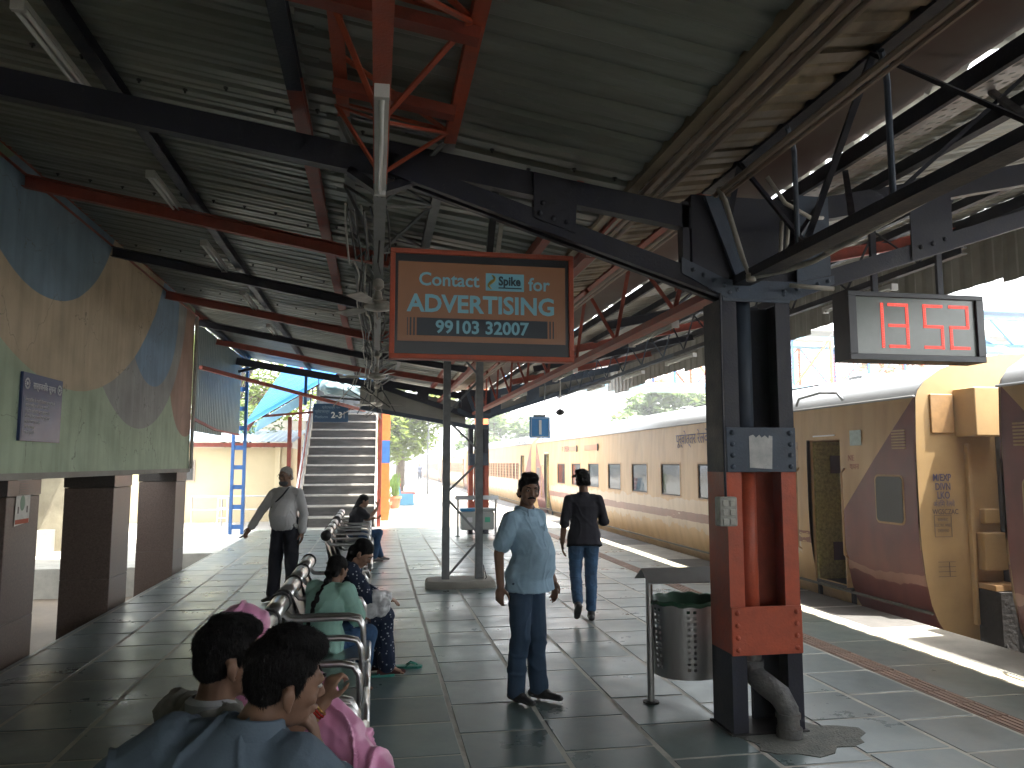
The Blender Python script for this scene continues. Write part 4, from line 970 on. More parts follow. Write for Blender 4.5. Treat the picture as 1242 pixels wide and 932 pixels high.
    for c in (2.9 - 1.28, 2.9 + 1.28, Lc - 2.9 - 1.28, Lc - 2.9 + 1.28):
        for xx in (XT + .72, XT + 2.38):
            g = G(); rg = []
            for (r, dx) in ((.46, 0), (.46, .10), (.40, .10), (.16, .07), (.1, .12)):
                rg.append([(xx + dx, y0 + c + r * math.cos(2 * math.pi * k / 18), -.55 + r * math.sin(2 * math.pi * k / 18)) for k in range(18)])
            g.loft(rg); g.build('wheel', under, T)
    return T
coach(6.78 - L_C, 'maroon and yellow coach at the right edge, in front of the gap between coaches', 2)
C1 = coach(8.0, 'yellow coach with an open door and wide glossy windows behind the near pillar', 2)
coach(30.5, 'yellow coach with barred windows beyond the first coupling gap', 1, 'sleeper')
coach(53.0, 'far yellow coach, second with barred windows', 0, 'sleeper')
coach(75.5, 'far yellow coach, third with barred windows', 0, 'sleeper')
coach(98.0, 'farthest yellow coach of the train', 0, 'sleeper')
# lettering on the coach
RS = (math.pi / 2, 0, -math.pi / 2)
text('railway_name_hindi', 'पूर्वोत्तर रेलवे', prn, C1, (XT - .004, 15.25, 2.14), .30, RS, .0)
text('coach_number', 'ग  09504', prd, C1, (XT - .004, 25.3, 2.12), .28, RS, 0)
text('door_lettering', 'NE\n शयन', prr, C1, (XT - .004, 9.32, 1.78), .11, RS, 0)
g = G(); g.box(XT - .004, XT - .001, 9.02, 9.26, 1.98, 2.18); g.build('notice_sticker', mat('sticker_pale_blue', (.40, .50, .50), .6, var=.2, vscale=20), C1)
g = G(); g.box(XT - .004, XT - .001, 10.55, 10.75, 1.62, 2.06); g.build('notice_sticker', mat('sticker_pale', (.50, .42, .30), .6, col2=(.35, .2, .13), vscale=14), C1)
ye = 7.985
RE = (math.pi / 2, 0, 0)
text('end_lettering', 'M/EXP', prn, C1, (6.385, ye, 1.545), .115, RE, .002, xs=.75); text('end_lettering', 'DIVN', prn, C1, (6.41, ye, 1.44), .115, RE, .002, xs=.75); text('end_lettering', 'LKO', prn, C1, (6.43, ye, 1.34), .115, RE, .002, xs=.75)
text('end_lettering_hindi', 'अंतिम रेलवे', prn, C1, (6.375, ye, 1.25), .085, RE, 0, xs=.8); text('end_code', 'WGSCZAC', prd, C1, (6.36, ye, 1.16), .085, RE, .001, xs=.8)
g = G()
for (a, b, c, d) in ((6.375, 6.60, .90, .905), (6.375, 6.60, 1.145, 1.15), (6.375, 6.38, .905, 1.145), (6.595, 6.60, .905, 1.145)): g.box(a, b, ye - .002, ye + .003, c, d)
for k in range(4): g.box(6.40, 6.62, ye - .002, ye + .003, .45 + k * .055, .455 + k * .055)
g.box(6.54, 6.545, ye - .002, ye + .003, .45, .62); g.build('stencil_frame', prd, C1, kind='stuff')
for k, s_ in enumerate(('WARNING', 'ELECTRIC WIRES', 'OVERHEAD')): text('warning_lettering', s_, prd, C1, (6.487, ye, 1.08 - k * .062), .05 if k else .05, RE, 0, 'CENTER', xs=.56)
# ================================================================ STAIRS AND FOOTBRIDGE
tread_m = mat('worn_steel_tread', (.36, .35, .33), .38, .5, col2=(.22, .21, .19), vscale=3, stretch=(1, 3, 3), rvar=.2)
riser_m = mat('dark_ribbed_riser', (.045, .045, .043), .5, .3, col2=(.14, .135, .125), vscale=2.5, stretch=(.6, 3, 3))
nose_m = mat('worn_nosing', (.60, .58, .54), .4, .3, col2=(.40, .38, .35), vscale=5)
T = thing('footbridge_stairs', (-1.0, 21.8, 0), 'wide grey metal staircase climbing to the footbridge behind the benches', 'stairs')
RI, RUN, NS = .285, .40, 12
for k in range(NS):
    z = RI * (k + 1); y = 21.9 + RUN * k; xa, xb = -2.05, .0
    g = G(); g.cbox(((xa + xb) / 2, y + RUN / 2 + .03, z - .02), xb - xa, RUN + .05, .04, .008); t_ = g.build('stair_tread', tread_m, T)
    g = G(); g.cbox(((xa + xb) / 2, y - .005, z - .025), xb - xa, .03, .055, .006); g.build('nosing', nose_m, t_)
    g = G(); g.box(xa, xb, y + .02, y + .035, z - RI, z - .042); g.build('stair_riser', riser_m, T)
for x, m in ((-2.10, nose_m), (.03, nose_m)):
    g = G(); g.bar((x, 21.75, .05), (x, 21.9 + RUN * NS, RI * NS + .05), .05, .34); g.build('stringer', m, T)
    g = G(); g.tube([(x, 21.7, .0), (x, 21.75, .95), (x, 21.9 + RUN * NS, RI * NS + .95)], .022, 6); g.build('handrail', steel, T, smooth=True)
g = G(); g.box(-2.2, .1, 21.9 + RUN * NS, 29.5, RI * NS - .06, RI * NS); g.build('landing', concrete, T)
g = G(); g.box(-2.2, .1, 29.3, 29.4, RI * NS, 5.4); g.build('landing_wall', grey_steel, T)
for k in range(8):
    for x in (-2.14,):
        y = 21.9 + k * .6; z = RI / RUN * (y - 21.9)
        g = G(); g.bar((x, y, z), (x, y, z + .95), .03, .03); g.build('baluster', redox, T); g = G(); g.bar((x, y, z + .2), (x, y + .6, z + .9 + .42), .02, .02); g.build('side_brace', redox, T)
for (x, y, m, h) in ((-2.30, 21.6, orange, 3.0), (.12, 21.9, orange, 4.0), (-2.4, 25.5, orange, 5.5), (.17, 26, orange, 5.5)):
    T2 = thing('stair_post', (x, y, 0), {(-2.30): 'red post at the left foot of the staircase', .12: 'orange post at the right foot of the staircase', (-2.4): 'red post half way up the left side of the staircase', .17: 'orange post half way up the right side of the staircase'}[x], 'post', 'posts beside the staircase')
    g = G(); g.box(x - .05, x + .05, y - .06, y + .06, 0, h); g.build('post_shaft', redox if x in (-2.30, .12) else orange, T2)
T = thing('striped_column', (.34, 24.2, 0), 'bright orange column with a blue band right of the staircase', 'pillar')
g = G(); g.box(.20, .44, 24.1, 24.34, 0, 1.75); g.build('orange_base', orange_vivid, T); g = G(); g.box(.20, .44, 24.1, 24.34, 1.75, 2.45); g.build('blue_band', bluep, T); g = G(); g.box(.20, .44, 24.1, 24.34, 2.45, 4.2); g.build('orange_top', orange_vivid, T)
# stair roof
blue_sheet = mat('blue_roof_sheet', (.012, .12, .32), .45, .1, col2=(.02, .17, .40), vscale=1.2)
T = thing('stair_roof', (-1.5, 24, 4), 'bright blue ribbed roof sheets sloping over the staircase', 'roof')
k = 0; y = 20.9
while y < 31:
    zb = 3.05 + (y - 21.3) * .30
    g = ribbed(-3.35, -1.0, lambda x: zb + .62 * (x + 3.0), y, y + 1.0, .3, .10); g.v = [(a_, b_, c_ + .30 * (b_ - y)) for a_, b_, c_ in g.v]; g.build('roof_sheet', blue_sheet, T)
    g = ribbed(-1.0, .35, lambda x: zb + 1.24 - .55 * (x + 1.0), y, y + 1.0, .3, .10); g.v = [(a_, b_, c_ + .30 * (b_ - y)) for a_, b_, c_ in g.v]; g.build('roof_sheet', blue_sheet, T); y += .98
for (a, b) in (((-3.3, 20.9, 2.62), (-3.3, 31, 5.6)), ((.3, 21.3, 3.45), (.3, 31, 6.3)), ((-1, 21.3, 4.2), (-1, 31, 7.1))):
    g = G(); g.bar(a, b, .07, .09); g.build('roof_beam', redox, T)
for y in (21.35,):
    zb = 3.0 + (y - 21.3) * .30
    g = G(); g.bar((-3.0, y, zb), (-1, y, zb + 1.2), .06, .06); g.bar((-1, y, zb + 1.2), (.3, y, zb + .5), .06, .06); g.bar((-3.0, y, zb - .02), (.3, y, zb + .3), .06, .06); g.build('gable_truss', redox, T)
# pale wrapped duct under the stair roof
T = thing('wrapped_bundle', (-.9, 20.9, 3.65), 'pale shiny plastic-wrapped bundle jammed under the canopy beside the blue sheets', 'bundle')
WRAP = T
g = G(); g.tube([(-1.5, 21.4, 3.55), (-.2, 21.3, 3.45)], .03, 6); g.build('support_bar', dark, T)
# footbridge across the tracks
def bridge():
    T = thing('footbridge', (14, 32, 5), 'blue and orange steel footbridge crossing above the train', 'bridge')
    def zd(x): return 4.75 + .035 * (x - 14)
    g = G(); g.box(1.5, 34, 31, 33.6, 5.0, 5.15); g.build('deck', mat('bridge_deck_paint', (.28, .42, .50), .6, var=.2), T)
    rng = [(1.5 + i * 1.85) for i in range(18)]
    for y in (31.0, 33.6):
        for z in (5.1, 7.3):
            g = G(); g.bar((1.5, y, z), (34, y, z), .12, .14); g.build('chord', mat('pale_blue_paint', (.20, .38, .48), .5, var=.15), T)
        for i, x in enumerate(rng):
            g = G(); g.bar((x, y, 5.1), (x, y, 7.3), .10, .08); g.build('bridge_post', orange_vivid if i % 3 == 1 else bluep, T)
            if i < 17:
                a, b = (x, rng[i + 1]) if i % 2 else (rng[i + 1], x)
                g = G(); g.bar((a, y, 5.1), (b, y, 7.3), .08, .08); g.build('bridge_diagonal', MATS['pale_blue_paint'] if i % 3 else orange_vivid, T)
        g = G()
        for k in range(9): g.bar((1.5, y - .03, 5.2 + k * .17), (34, y - .03, 5.2 + k * .17), .018, .018)
        for k in range(130): x = 1.6 + k * .247; g.bar((x, y - .03, 5.15), (x, y - .03, 6.6), .018, .018)
        g.build('mesh_railing', redox, T, kind='stuff')
    for x in (4.4, 24.0):
        for y in (31.2, 33.4):
            if 5 < x < 11: continue
            g = G(); g.box(x - .12, x + .12, y - .12, y + .12, -1.2, 5.02); g.build('bridge_leg', orange_vivid, T)
    k = 0
    for i in range(16):
        x = 1.5 + i * 2.0; g = G(); g.prism([(x, 30.7, 7.6), (x + 1.97, 30.7, 7.6), (x + 1.97, 32.3, 8.2), (x, 32.3, 8.2)], (0, 0, .02)); g.prism([(x, 32.3, 8.2), (x + 1.97, 32.3, 8.2), (x + 1.97, 33.9, 7.6), (x, 33.9, 7.6)], (0, 0, .02)); g.build('roof_sheet', galv_w, T)
    return T
bridge()
# roofed stair of the next platform
T = thing('distant_stair_roof', (20, 22, 0), 'pale blue gabled roof over the stairs of the next platform, behind the clock', 'roof')
pb = MATS['pale_blue_paint']
for (a, b, w_) in (((17.6, 21, 6.35), (22.5, 21, 6.3), .16), ((17.7, 21, 6.2), (20.6, 21, 4.9), .2), ((17.9, 21.1, 5.5), (23, 21.1, 5.4), .12), ((19.2, 21, 6.3), (20, 21, 5.5), .1)):
    g = G(); g.bar(a, b, w_, .12); g.build('roof_beam', pb, T)
g = G(); g.prism([(17.5, 20.5, 6.45), (23, 20.5, 6.45), (23, 26, 7.3), (17.5, 26, 7.3)], (0, 0, .03)); g.build('roof_sheet', pb, T)
g = G(); g.prism([(17.9, 20.9, 5.45), (23, 20.9, 5.45), (23, 25, 5.9), (17.9, 25, 5.9)], (0, 0, .03)); g.build('roof_sheet', blue_sheet, T)
g = G(); g.box(21.5, 21.8, 21, 21.3, -1, 6.3); g.box(18.1, 18.35, 21, 21.2, -1, 6.3); g.build('roof_leg', bluep, T)
# ================================================================ blue lattice column and side sheet, red tie bars
T = thing('blue_lattice_column', (-3.37, 20.2, 0), 'bright blue battened steel column at the far left corner of the canopy', 'pillar')
for dx in (-.14, .14):
    g = G(); g.box(-3.37 + dx - .035, -3.37 + dx + .035, 20.15, 20.25, 0, 4.6); g.build('column_leg', bluep, T)
for k in range(10):
    z = .12 + k * .49; g = G(); g.box(-3.37 - .105, -3.37 + .105, 20.17, 20.19, z, z + .11); g.build('batten_plate', bluep, T)
g = G(); g.box(-3.55, -3.18, 20.12, 20.28, 4.25, 4.6); g.build('head_plate', bluep, T)
g = G(); prof = []; y = 15.2
g = G(); rings = []
yy = []; y = 15.4
while y < 20.0:
    for d, x in ((0, 0), (.05, .0), (.08, .03), (.13, .03)): yy.append((y + d, x))
    y += .17
def zt_(y): return 4.42
def zb_(y): return 2.35 - .0 * (y - 15.4) + (.10 if y > 18 else 0)
g.loft([[(-3.40 + x, y, z(y)) for y, x in yy] for z in (zb_, zt_)], cap=False, closed=False)
side = thing('side_sheet', (-3.4, 17.6, 2.4), 'grey-green ribbed sheet hanging upright between the mural and the blue column', 'sheeting')
g.build('ribbed_sheet', mat('greenish_sheet', (.30, .36, .34), .45, .2, col2=(.22, .28, .27), vscale=1.5), side)
g = G(); g.bar((-3.36, 14.3, 2.62), (-3.36, 17.2, 2.45), .05, .05); g.bar((-3.36, 17.2, 2.45), (-3.36, 20.1, 2.45), .04, .04); g.build('lower_rail', redox, side)
for (a, b, lab) in (((-3.15, 14.6, 3.48), (-.3, 20.4, 3.12), 'long dark red tie bar slanting from the end of the mural towards the staircase'),):
    g = G(); g.bar(a, b, .07, .07); single(g, 'tie_bar', redox, a, lab, 'beam')
g = G(); g.bar((-1.75, 19.8, 4.1), (-1.75, 19.8, 3.2), .07, .07); single(g, 'drop_post', bluep, (-1.75, 19.8, 3.2), 'short blue post hanging from the last purlin in front of the blue sheets', 'beam')
# ================================================================ yellow shed
T = thing('yellow_shed', (-4.5, 24, 0), 'low pale yellow station building with a ribbed roof beyond the blue column', 'building')
g = G(); g.box(-8.6, -2.62, 24.4, 28, -.02, 2.22); g.build('wall', mat('shed_yellow_wall', (.52, .43, .27), .8, col2=(.45, .37, .23), vscale=1.2), T)
g = G(); g.box(-6.15, -6.0, 24.36, 24.4, 0, 2.2); g.box(-3.0, -2.85, 24.35, 24.4, 0, 2.22); g.build('pilaster', cream, T, kind='stuff')
g = G(); g.box(-8.7, -2.5, 24.25, 24.32, 2.23, 2.36); g.build('fascia', redox, T)
g = G(); prof = []
for k in range(32):
    x = -8.8 + k * .2; g.prism([(x, 23.75, 2.38), (x + .1, 23.75, 2.42), (x + .2, 23.75, 2.38)], (0, 4.3, .5))
g.build('roof', blue_sheet if False else mat('shed_roof_sheet', (.30, .36, .42), .5, .2), T)
g = G(); g.box(-5.8, -5.3, 24.36, 24.39, 1.2, 1.85); f = g.build('window', mat('shed_window_frame', (.3, .25, .2), .6), T); g = G(); g.box(-5.75, -5.35, 24.34, 24.358, 1.25, 1.8); g.build('pane', tintw, f)
T = thing('barrier_rail', (-3.6, 22.6, 0), 'low tubular barrier in front of the yellow shed', 'railing')
for x in (-5.0, -4.2, -3.6, -2.9):
    g = G(); g.tube([(x, 22.8, 0), (x, 22.8, .82)], .022, 6); g.build('post', steel_dull, T)
for z in (.82, .45):
    g = G(); g.tube([(-5.0, 22.8, z), (-2.9, 22.8, z)], .02, 6); g.build('rail', steel_dull, T)
T = thing('small_barrier', (-3.8, 20.9, 0), 'short white tubular stand beside the blue column', 'railing')
for x in (-3.95, -3.72): g = G(); g.tube([(x, 20.9, 0), (x, 20.9, .85)], .02, 6); g.build('post', whitep, T)
for z in (.85, .6, .35): g = G(); g.tube([(-3.95, 20.9, z), (-3.72, 20.9, z)], .016, 6); g.build('rail', whitep, T)
T = thing('stained_parapet', (-4, 30, 0), 'pale weathered parapet wall above and behind the yellow shed roof', 'wall')
g = G(); g.box(-9, -1.8, 30, 30.3, 0, 3.35); g.build('wall_panel', mat('parapet_plaster', (.5, .47, .4), .9, col2=(.36, .33, .28), vscale=1.5), T)
T = thing('bridge_ramp', (-4, 27, 3), 'pale blue sloping footbridge ramp seen between the blue column and the staircase', 'ramp')
g = G(); g.bar((-4.6, 26.5, 2.5), (-2.3, 27.5, 4.1), .12, .28); g.build('ramp_beam', pb, T)
for k in range(0):
    x = -4.5 + k * .42; g = G(); g.bar((x, 26.6 + k * .17, 2.7 + k * .28), (x, 26.6 + k * .17, 3.4 + k * .28), .04, .04); g.build('ramp_post', redox, T)
# ================================================================ LITTER BINS
def bin_near(loc, label, two_tone=False, w_=.58):
    T = thing('litter_bin', loc, label, 'litter bin', 'litter bins on the platform')
    for x in (0, w_):
        g = G(); g.tube([(x, 0, 0), (x, 0, .93)], .026, 12); g.build('stand_post', steel_dull, T, smooth='auto', world=False)
        g = G(); g.lathe((x, 0, 0), [(.06, 0), (.06, .01), (.03, .014)], 12); g.build('foot_plate', dark, T, world=False)
    g = G(); g.prism([(-.06, -.15, .88), (-.06, 0, .97), (-.06, .15, .88), (-.06, .15, .873), (-.06, 0, .962), (-.06, -.15, .873)], (w_ + .12, 0, 0)); g.build('hood', mat('zinc_hood', (.30, .31, .31), .42, .6, var=.15), T, world=False)
    if not two_tone:
        c = (w_ / 2, .0); R0, R1, z0, z1 = .225, .245, .20, .73; n = 72; rows = 26; vs = []; fs = []
        for j in range(rows + 1):
            for i in range(n):
                a = 2 * math.pi * i / n; r = R0 + (R1 - R0) * j / rows; vs.append((c[0] + r * 1.12 * math.cos(a), c[1] + r * math.sin(a), z0 + (z1 - z0) * j / rows))
        hole = lambda i, j: (i % 12 in (2, 4)) and j % 2 == 1 and 3 <= j <= 23
        for j in range(rows):
            for i in range(n):
                if hole(i, j): continue
                fs.append((j * n + i, j * n + (i + 1) % n, (j + 1) * n + (i + 1) % n, (j + 1) * n + i))
        g = G(); g.add(vs, fs); g.build('perforated_drum', steel_dull, T, smooth=True, world=False)
        g = G(); g.lathe((c[0], c[1], z0), [(.01, 0), (R0, 0), (R0, .006), (.01, .006)], 36); g.build('drum_base', steel_dull, T, world=False)
        # bag lining with folds over the rim
        rings = []
        for (dr, dz) in ((-.03, -.10), (-.012, -.02), (-.004, .01), (.006, .022), (.012, .004), (.012, -.022)):
            rings.append([(c[0] + (R1 + dr + .004 * math.sin(9 * a)) * 1.12 * math.cos(a), c[1] + (R1 + dr + .004 * math.sin(9 * a)) * math.sin(a), z1 + dz * .7 + (.003 * math.sin(5 * a + 1) + .006 * math.sin(13 * a)) * (1 if dz > -.04 else 0)) for a in [2 * math.pi * k / 60 for k in range(60)]])
        g = G(); g.loft(rings, cap=False); g.build('bin_bag', mat('green_bin_bag', (.007, .055, .026), .5, col2=(.012, .085, .04), vscale=9), T, smooth=True, world=False)
        g = G(); g.tube([(0, 0, .5), (c[0] - .225, 0, .5)], .012, 6); g.tube([(w_, 0, .5), (c[0] + .225, 0, .5)], .012, 6); g.build('pivot', steel_dull, T, world=False)
    else:
        for k, (m, cx_) in enumerate(((mat('bin_blue_lid', (.02, .20, .42), .5), .25), (mat('bin_grey_box', (.35, .37, .36), .5), .68))):
            g = G(); g.cbox((cx_, 0, .38), .38, .30, .44, .03); b_ = g.build('bin_box', mat('bin_grey_box', (.35, .37, .36), .5, var=.15), T, world=False)
            g = G(); g.cbox((cx_, 0, .635), .40, .32, .07, .01); g.build('bin_lid', m, b_, world=False)
            g = G(); g.cbox((cx_ + .02, -.152, .40), .13, .004, .12, .001); g.build('bin_sticker', mat('green_sticker', (.05, .38, .24), .5) if k else mat('white_sticker', (.6, .6, .65), .5), b_, world=False)
    return T
bin_near((2.03, 5.58, 0), 'stainless perforated litter bin with a green bag, beside the near pillar')
T = bin_near((1.98, 18.6, 0), 'boxy litter bin pair in a stand near the far pillar, one lid blue', True, .92)
# ================================================================ BENCHES (stainless steel)
perf = mat('perforated_bench_steel', (.40, .40, .39), .32, 1.0, var=.12, vscale=30)
def bench(y0, y1, label, seats=3):
    T = thing('steel_bench', (-.35, y0, 0), label, 'bench', 'steel benches in a row')
    L = y1 - y0; n = seats
    for k in range(n):
        a = y0 + L * k / n + .01; b = y0 + L * (k + 1) / n - .01
        # seat shell: curved
        sec = [(-.03, .405), (-.10, .425), (-.30, .405), (-.46, .395), (-.53, .43), (-.57, .55), (-.62, .78)]
        g = G(); rings = []
        top = [[(x, yy, z) for x, z in sec] for yy in (a, b)]; 
        g.loft([[(x, yy, z) for x, z in sec] + [(x + (.006 if i > 3 else 0), yy, z - .012) for i, (x, z) in reversed(list(enumerate(sec)))] for yy in (a, b)]); s_ = g.build('seat_shell', perf, T, smooth='auto')
        g = G(); g.tube([(-.035, a, .40), (-.035, b, .40)], .032, 12); g.build('front_roll', steel, s_, smooth=True)
        g = G(); g.tube([(-.60, a, .83), (-.60, b, .83)], .058, 18); g.build('back_roll', steel, s_, smooth=True)
    for k in range(n + 1):
        y = y0 + L * k / n
        g = G(); g.tube([(-.60, y - .025, .83), (-.60, y + .025, .83)], .068, 16); g.build('roll_collar', dark, T, smooth=True)
        g = G(); g.tube([(-.60, y, .78), (-.55, y, .72), (-.50, y, .715), (-.16, y, .715), (-.09, y, .70), (-.06, y, .65), (-.05, y, .40)], .019, 10); g.build('arm_rest', steel, T, smooth=True)
        g = G(); g.tube([(-.05, y, .37), (-.5, y, .36), (-.58, y, .5)], .022, 8); g.build('seat_bracket', steel_dull, T, smooth=True)
    for y in (y0 + .25 * L / n * 1.0, y1 - .25 * L / n):
        g = G(); g.tube([(-.05, y, .0), (-.2, y, .33), (-.42, y, .33), (-.62, y, 0)], .025, 8); g.build('leg_frame', steel_dull, T, smooth=True)
    g = G(); g.bar((-.3, y0, .345), (-.3, y1, .345), .05, .05); g.build('cross_beam', steel_dull, T)
    return T
bench(.9, 3.5, 'steel bench the two men in the foreground sit on', 4)
bench(3.6, 5.4, 'second steel bench, empty near part behind the woman in pink', 3)
bench(5.5, 7.6, 'third steel bench, carrying the woman in mint green and the woman in dotted navy', 3)
bench(10.2, 12.4, 'fourth steel bench, empty in front of the woman with a phone', 3)
bench(12.9, 15.0, 'farthest steel bench with the seated woman in black', 3)
# ================================================================ SLIPPERS
def slipper(loc, rz, label):
    T = thing('flip_flop', loc, label, 'sandal', 'green slippers on the floor', math.radians(rz))
    gm = mat('sea_green_rubber', (.03, .24, .19), .5, var=.1)
    out = [(-.12, 0), (-.115, .03), (-.06, .036), (0, .032), (.06, .045), (.11, .04), (.132, .01), (.125, -.025), (.09, -.042), (.03, -.036), (-.05, -.036), (-.11, -.03)]
    g = G(); g.loft([[(x, y, 0) for x, y in out], [(x, y, .018) for x, y in out]]); g.build('sole', gm, T, world=False)
    g = G(); g.tube([(-.01, .034, .015), (.03, .03, .045), (.085, .002, .03), (.088, 0, .018)], .006, 6); g.tube([(-.01, -.034, .015), (.03, -.03, .045), (.085, .0, .03)], .006, 6); g.build('strap', gm, T, smooth=True, world=False)
slipper((.06, 6.62, .002), 5, 'sea green slipper nearer to the bench, under the seated women'); slipper((.30, 6.86, .002), -5, 'sea green slipper lying farther out on the floor with its strap up')
# ================================================================ BEYOND: planters, blue bench, lamp posts
terra = mat('terracotta_pot', (.48, .17, .08), .7, var=.15, vscale=8); leaf_y = mat('potted_leaves', (.12, .20, .04), .6, var=.4, vscale=6)
for (x, y, lab) in ((.32, 26.0, 'terracotta flower pot with yellow-green leaves beside the orange column'), (.78, 30.4, 'second terracotta flower pot, behind the first')):
    T = thing('flower_pot', (x, y, 0), lab, 'plant pot', 'terracotta flower pots')
    g = G(); g.lathe((x, y, 0), [(.16, 0), (.22, .38), (.26, .38), (.26, .47), (.22, .47), (.20, .40), (.01, .40)], 18); g.build('pot', terra, T, smooth='auto')
    g = G(); rr_ = random.Random(int(x * 100))
    for k in range(60):
        a = rr_.uniform(0, 6.28); r = rr_.uniform(0, .2); h = rr_.uniform(.3, 1.0); bx, by, bz = x + r * .4 * math.cos(a), y + r * .4 * math.sin(a), .42
        tx, ty, tz = x + r * math.cos(a), y + r * math.sin(a), .42 + h; s_ = .03
        g.add([(bx, by, bz), (tx - s_, ty, tz - .2), (tx, ty, tz), (tx + s_, ty, tz - .16)], [(0, 1, 2), (0, 2, 3)])
    g.build('leaves', leaf_y, T)
T = thing('blue_stone_bench', (1.2, 33.2, 0), 'blue and red concrete bench standing on the sunny platform beyond the pots', 'bench')
bb = mat('bench_blue', (.10, .28, .42), .6, var=.15); br = mat('bench_red', (.50, .10, .07), .6, var=.15)
for y in (32.6, 34.4):
    g = G(); g.prism([(.80, y, 0), (1.62, y, 0), (1.62, y, .48), (1.1, y, .48), (.98, y, 1.12), (.82, y, 1.12)], (0, .12, 0)); g.build('bench_end', bb, T)
g = G(); g.box(1.0, 1.68, 32.7, 34.4, .44, .52); g.build('seat', br, T)
for z in (.62, .80, .98): g = G(); g.box(1.0, 1.08, 32.72, 34.4, z, z + .12); g.build('back_slat', br, T)
def lamp_post(x, y, h, label, arm=True, plate=False):
    T = thing('lamp_post', (x, y, 0), label, 'lamp post', 'posts on the open platform')
    g = G(); g.tube([(x, y, 0), (x, y, h * .5), (x, y, h)], [.07, .055, .035], 8); g.build('post_shaft', grey_steel, T, smooth=True)
    if arm: g = G(); g.tube([(x, y, h), (x + .1, y, h + .15), (x + .7, y, h + .25)], .025, 6); g.build('arm', grey_steel, T, smooth=True); g = G(); g.ell((x + .85, y, h + .24), (.24, .1, .06)); g.build('lamp_head', grey_steel, T, smooth=True)
    g = G(); g.box(x - .09, x + .09, y - .09, y + .09, h * .62, h * .62 + .3); g.build('junction_box', grey_steel, T)
    if plate:
        g = G(); g.box(x + .55, x + 1.6, y - .03, y + .03, h - .12, h + .38); p = g.build('name_plate', grey_steel, T); text('name_lettering', 'आलमनगर' if False else 'लखनऊ', sg_w, p, (x + .68, y - .04, h), .3)
        g = G(); g.bar((x, y, h + .1), (x + .6, y, h + .1), .03); g.build('plate_arm', grey_steel, T)
lamp_post(2.95, 44, 5.0, 'dark lamp post on the open platform with a small name plate beside it', False, True)
for i, (x, y) in enumerate(((2.25, 60), (1.7, 63), (1.35, 70), (3.1, 76), (2.1, 88), (2.6, 100), (1.2, 82))):
    lamp_post(x, y, 4.6, ['slim post first beyond the name plate post', 'slim post in front of the green trees', 'slim far post left of the walking figure', 'slim far post right of the walking figure', 'slim distant post, thinnest of the row', 'slim distant post closest to the train', 'slim post nearest the tree shade'][i])
# ================================================================ TREES
bark = mat('grey_brown_bark', (.12, .09, .06), .9, var=.3, vscale=8, bump=.5, bscale=20)
def foliage(name, c1, c2):
    m = mat(name, c1, .6, col2=c2, vscale=.9, blotch=.5)
    b = m.node_tree.nodes['Principled BSDF']; b.inputs['Subsurface Weight'].default_value = 0
    t = m.node_tree; tr = t.nodes.new('ShaderNodeBsdfTranslucent'); mx = t.nodes.new('ShaderNodeMixShader'); out = [n for n in t.nodes if n.type == 'OUTPUT_MATERIAL'][0]
    tr.inputs[0].default_value = (*[min(1, q * 1.6) for q in c2], 1); mx.inputs[0].default_value = .35
    t.links.new(b.outputs[0], mx.inputs[1]); t.links.new(tr.outputs[0], mx.inputs[2]); t.links.new(mx.outputs[0], out.inputs[0]); return m
fol1 = foliage('bright_foliage', (.12, .17, .03), (.19, .25, .05)); fol2 = foliage('deep_foliage', (.06, .10, .03), (.11, .16, .05))
def tree(x, y, z0, h, rad, label, fm, n=2600, ls=.22, clumps=26, sq=.8, seed=1, group='trees around the station'):
    R = random.Random(seed); T = thing('leafy_tree', (x, y, z0), label, 'tree', group)
    g = G(); th = h * .45; g.tube([(x, y, z0), (x + .1, y, z0 + th * .5), (x - .05, y + .1, z0 + th)], [h * .035, h * .027, h * .02], 8)
    cs = []
    for k in range(clumps):
        a = R.uniform(0, 6.28); u = R.uniform(-1, 1); r = rad * R.uniform(.35, 1) ** .7 * math.sqrt(1 - u * u * .8)
        c = V((x + r * math.cos(a), y + r * math.sin(a), z0 + h * .62 + u * h * .36 * sq)); cs.append((c, rad * R.uniform(.22, .42)))
        if k % 3 == 0: g.tube([(x - .05, y + .1, z0 + th * .9), ((x + c.x) / 2, (y + c.y) / 2, (z0 + th + c.z) / 2 + .2), tuple(c)], [h * .014, h * .009, h * .003], 5)
    g.build('trunk', bark, T, smooth=True)
    g = G()
    for k in range(n):
        c, cr = cs[R.randrange(len(cs))]; d = V((R.gauss(0, 1), R.gauss(0, 1), R.gauss(0, .8))); d = d.normalized() * cr * R.uniform(.3, 1.05) ** .5; p = c + d
        s_ = ls * R.uniform(.6, 1.3); ax = V((R.uniform(-1, 1), R.uniform(-1, 1), R.uniform(-.4, .4))).normalized(); bx = ax.cross(V((R.uniform(-1, 1), R.uniform(-1, 1), 1))).normalized()
        g.add([p - ax * s_, p + bx * s_ * .45, p + ax * s_, p - bx * s_ * .45], [(0, 1, 2, 3)])
    g.build('crown', fm, T); return T
tree(1.4, 46, 0, 8.2, 3.3, 'broad bright green tree over the open platform right of the orange column', fol1, 9000, .24, 44, seed=3)
tree(-2.5, 60, 0, 8.5, 3.6, 'green tree behind the staircase column', fol1, 3600, .3, seed=5)
tree(18.3, 46, -1.2, 8.0, 3.3, 'dark green tree rising above the train left of the near pillar', fol2, 9000, .3, 44, seed=7)
tree(9.6, 62, -1.2, 7.4, 3.4, 'soft green tree above the train behind the number sign', fol2, 4200, .34, 34, seed=9)
tree(17, 95, -1.2, 9, 4.5, 'far green tree behind the train roof', fol2, 3600, .36, 30, seed=11)
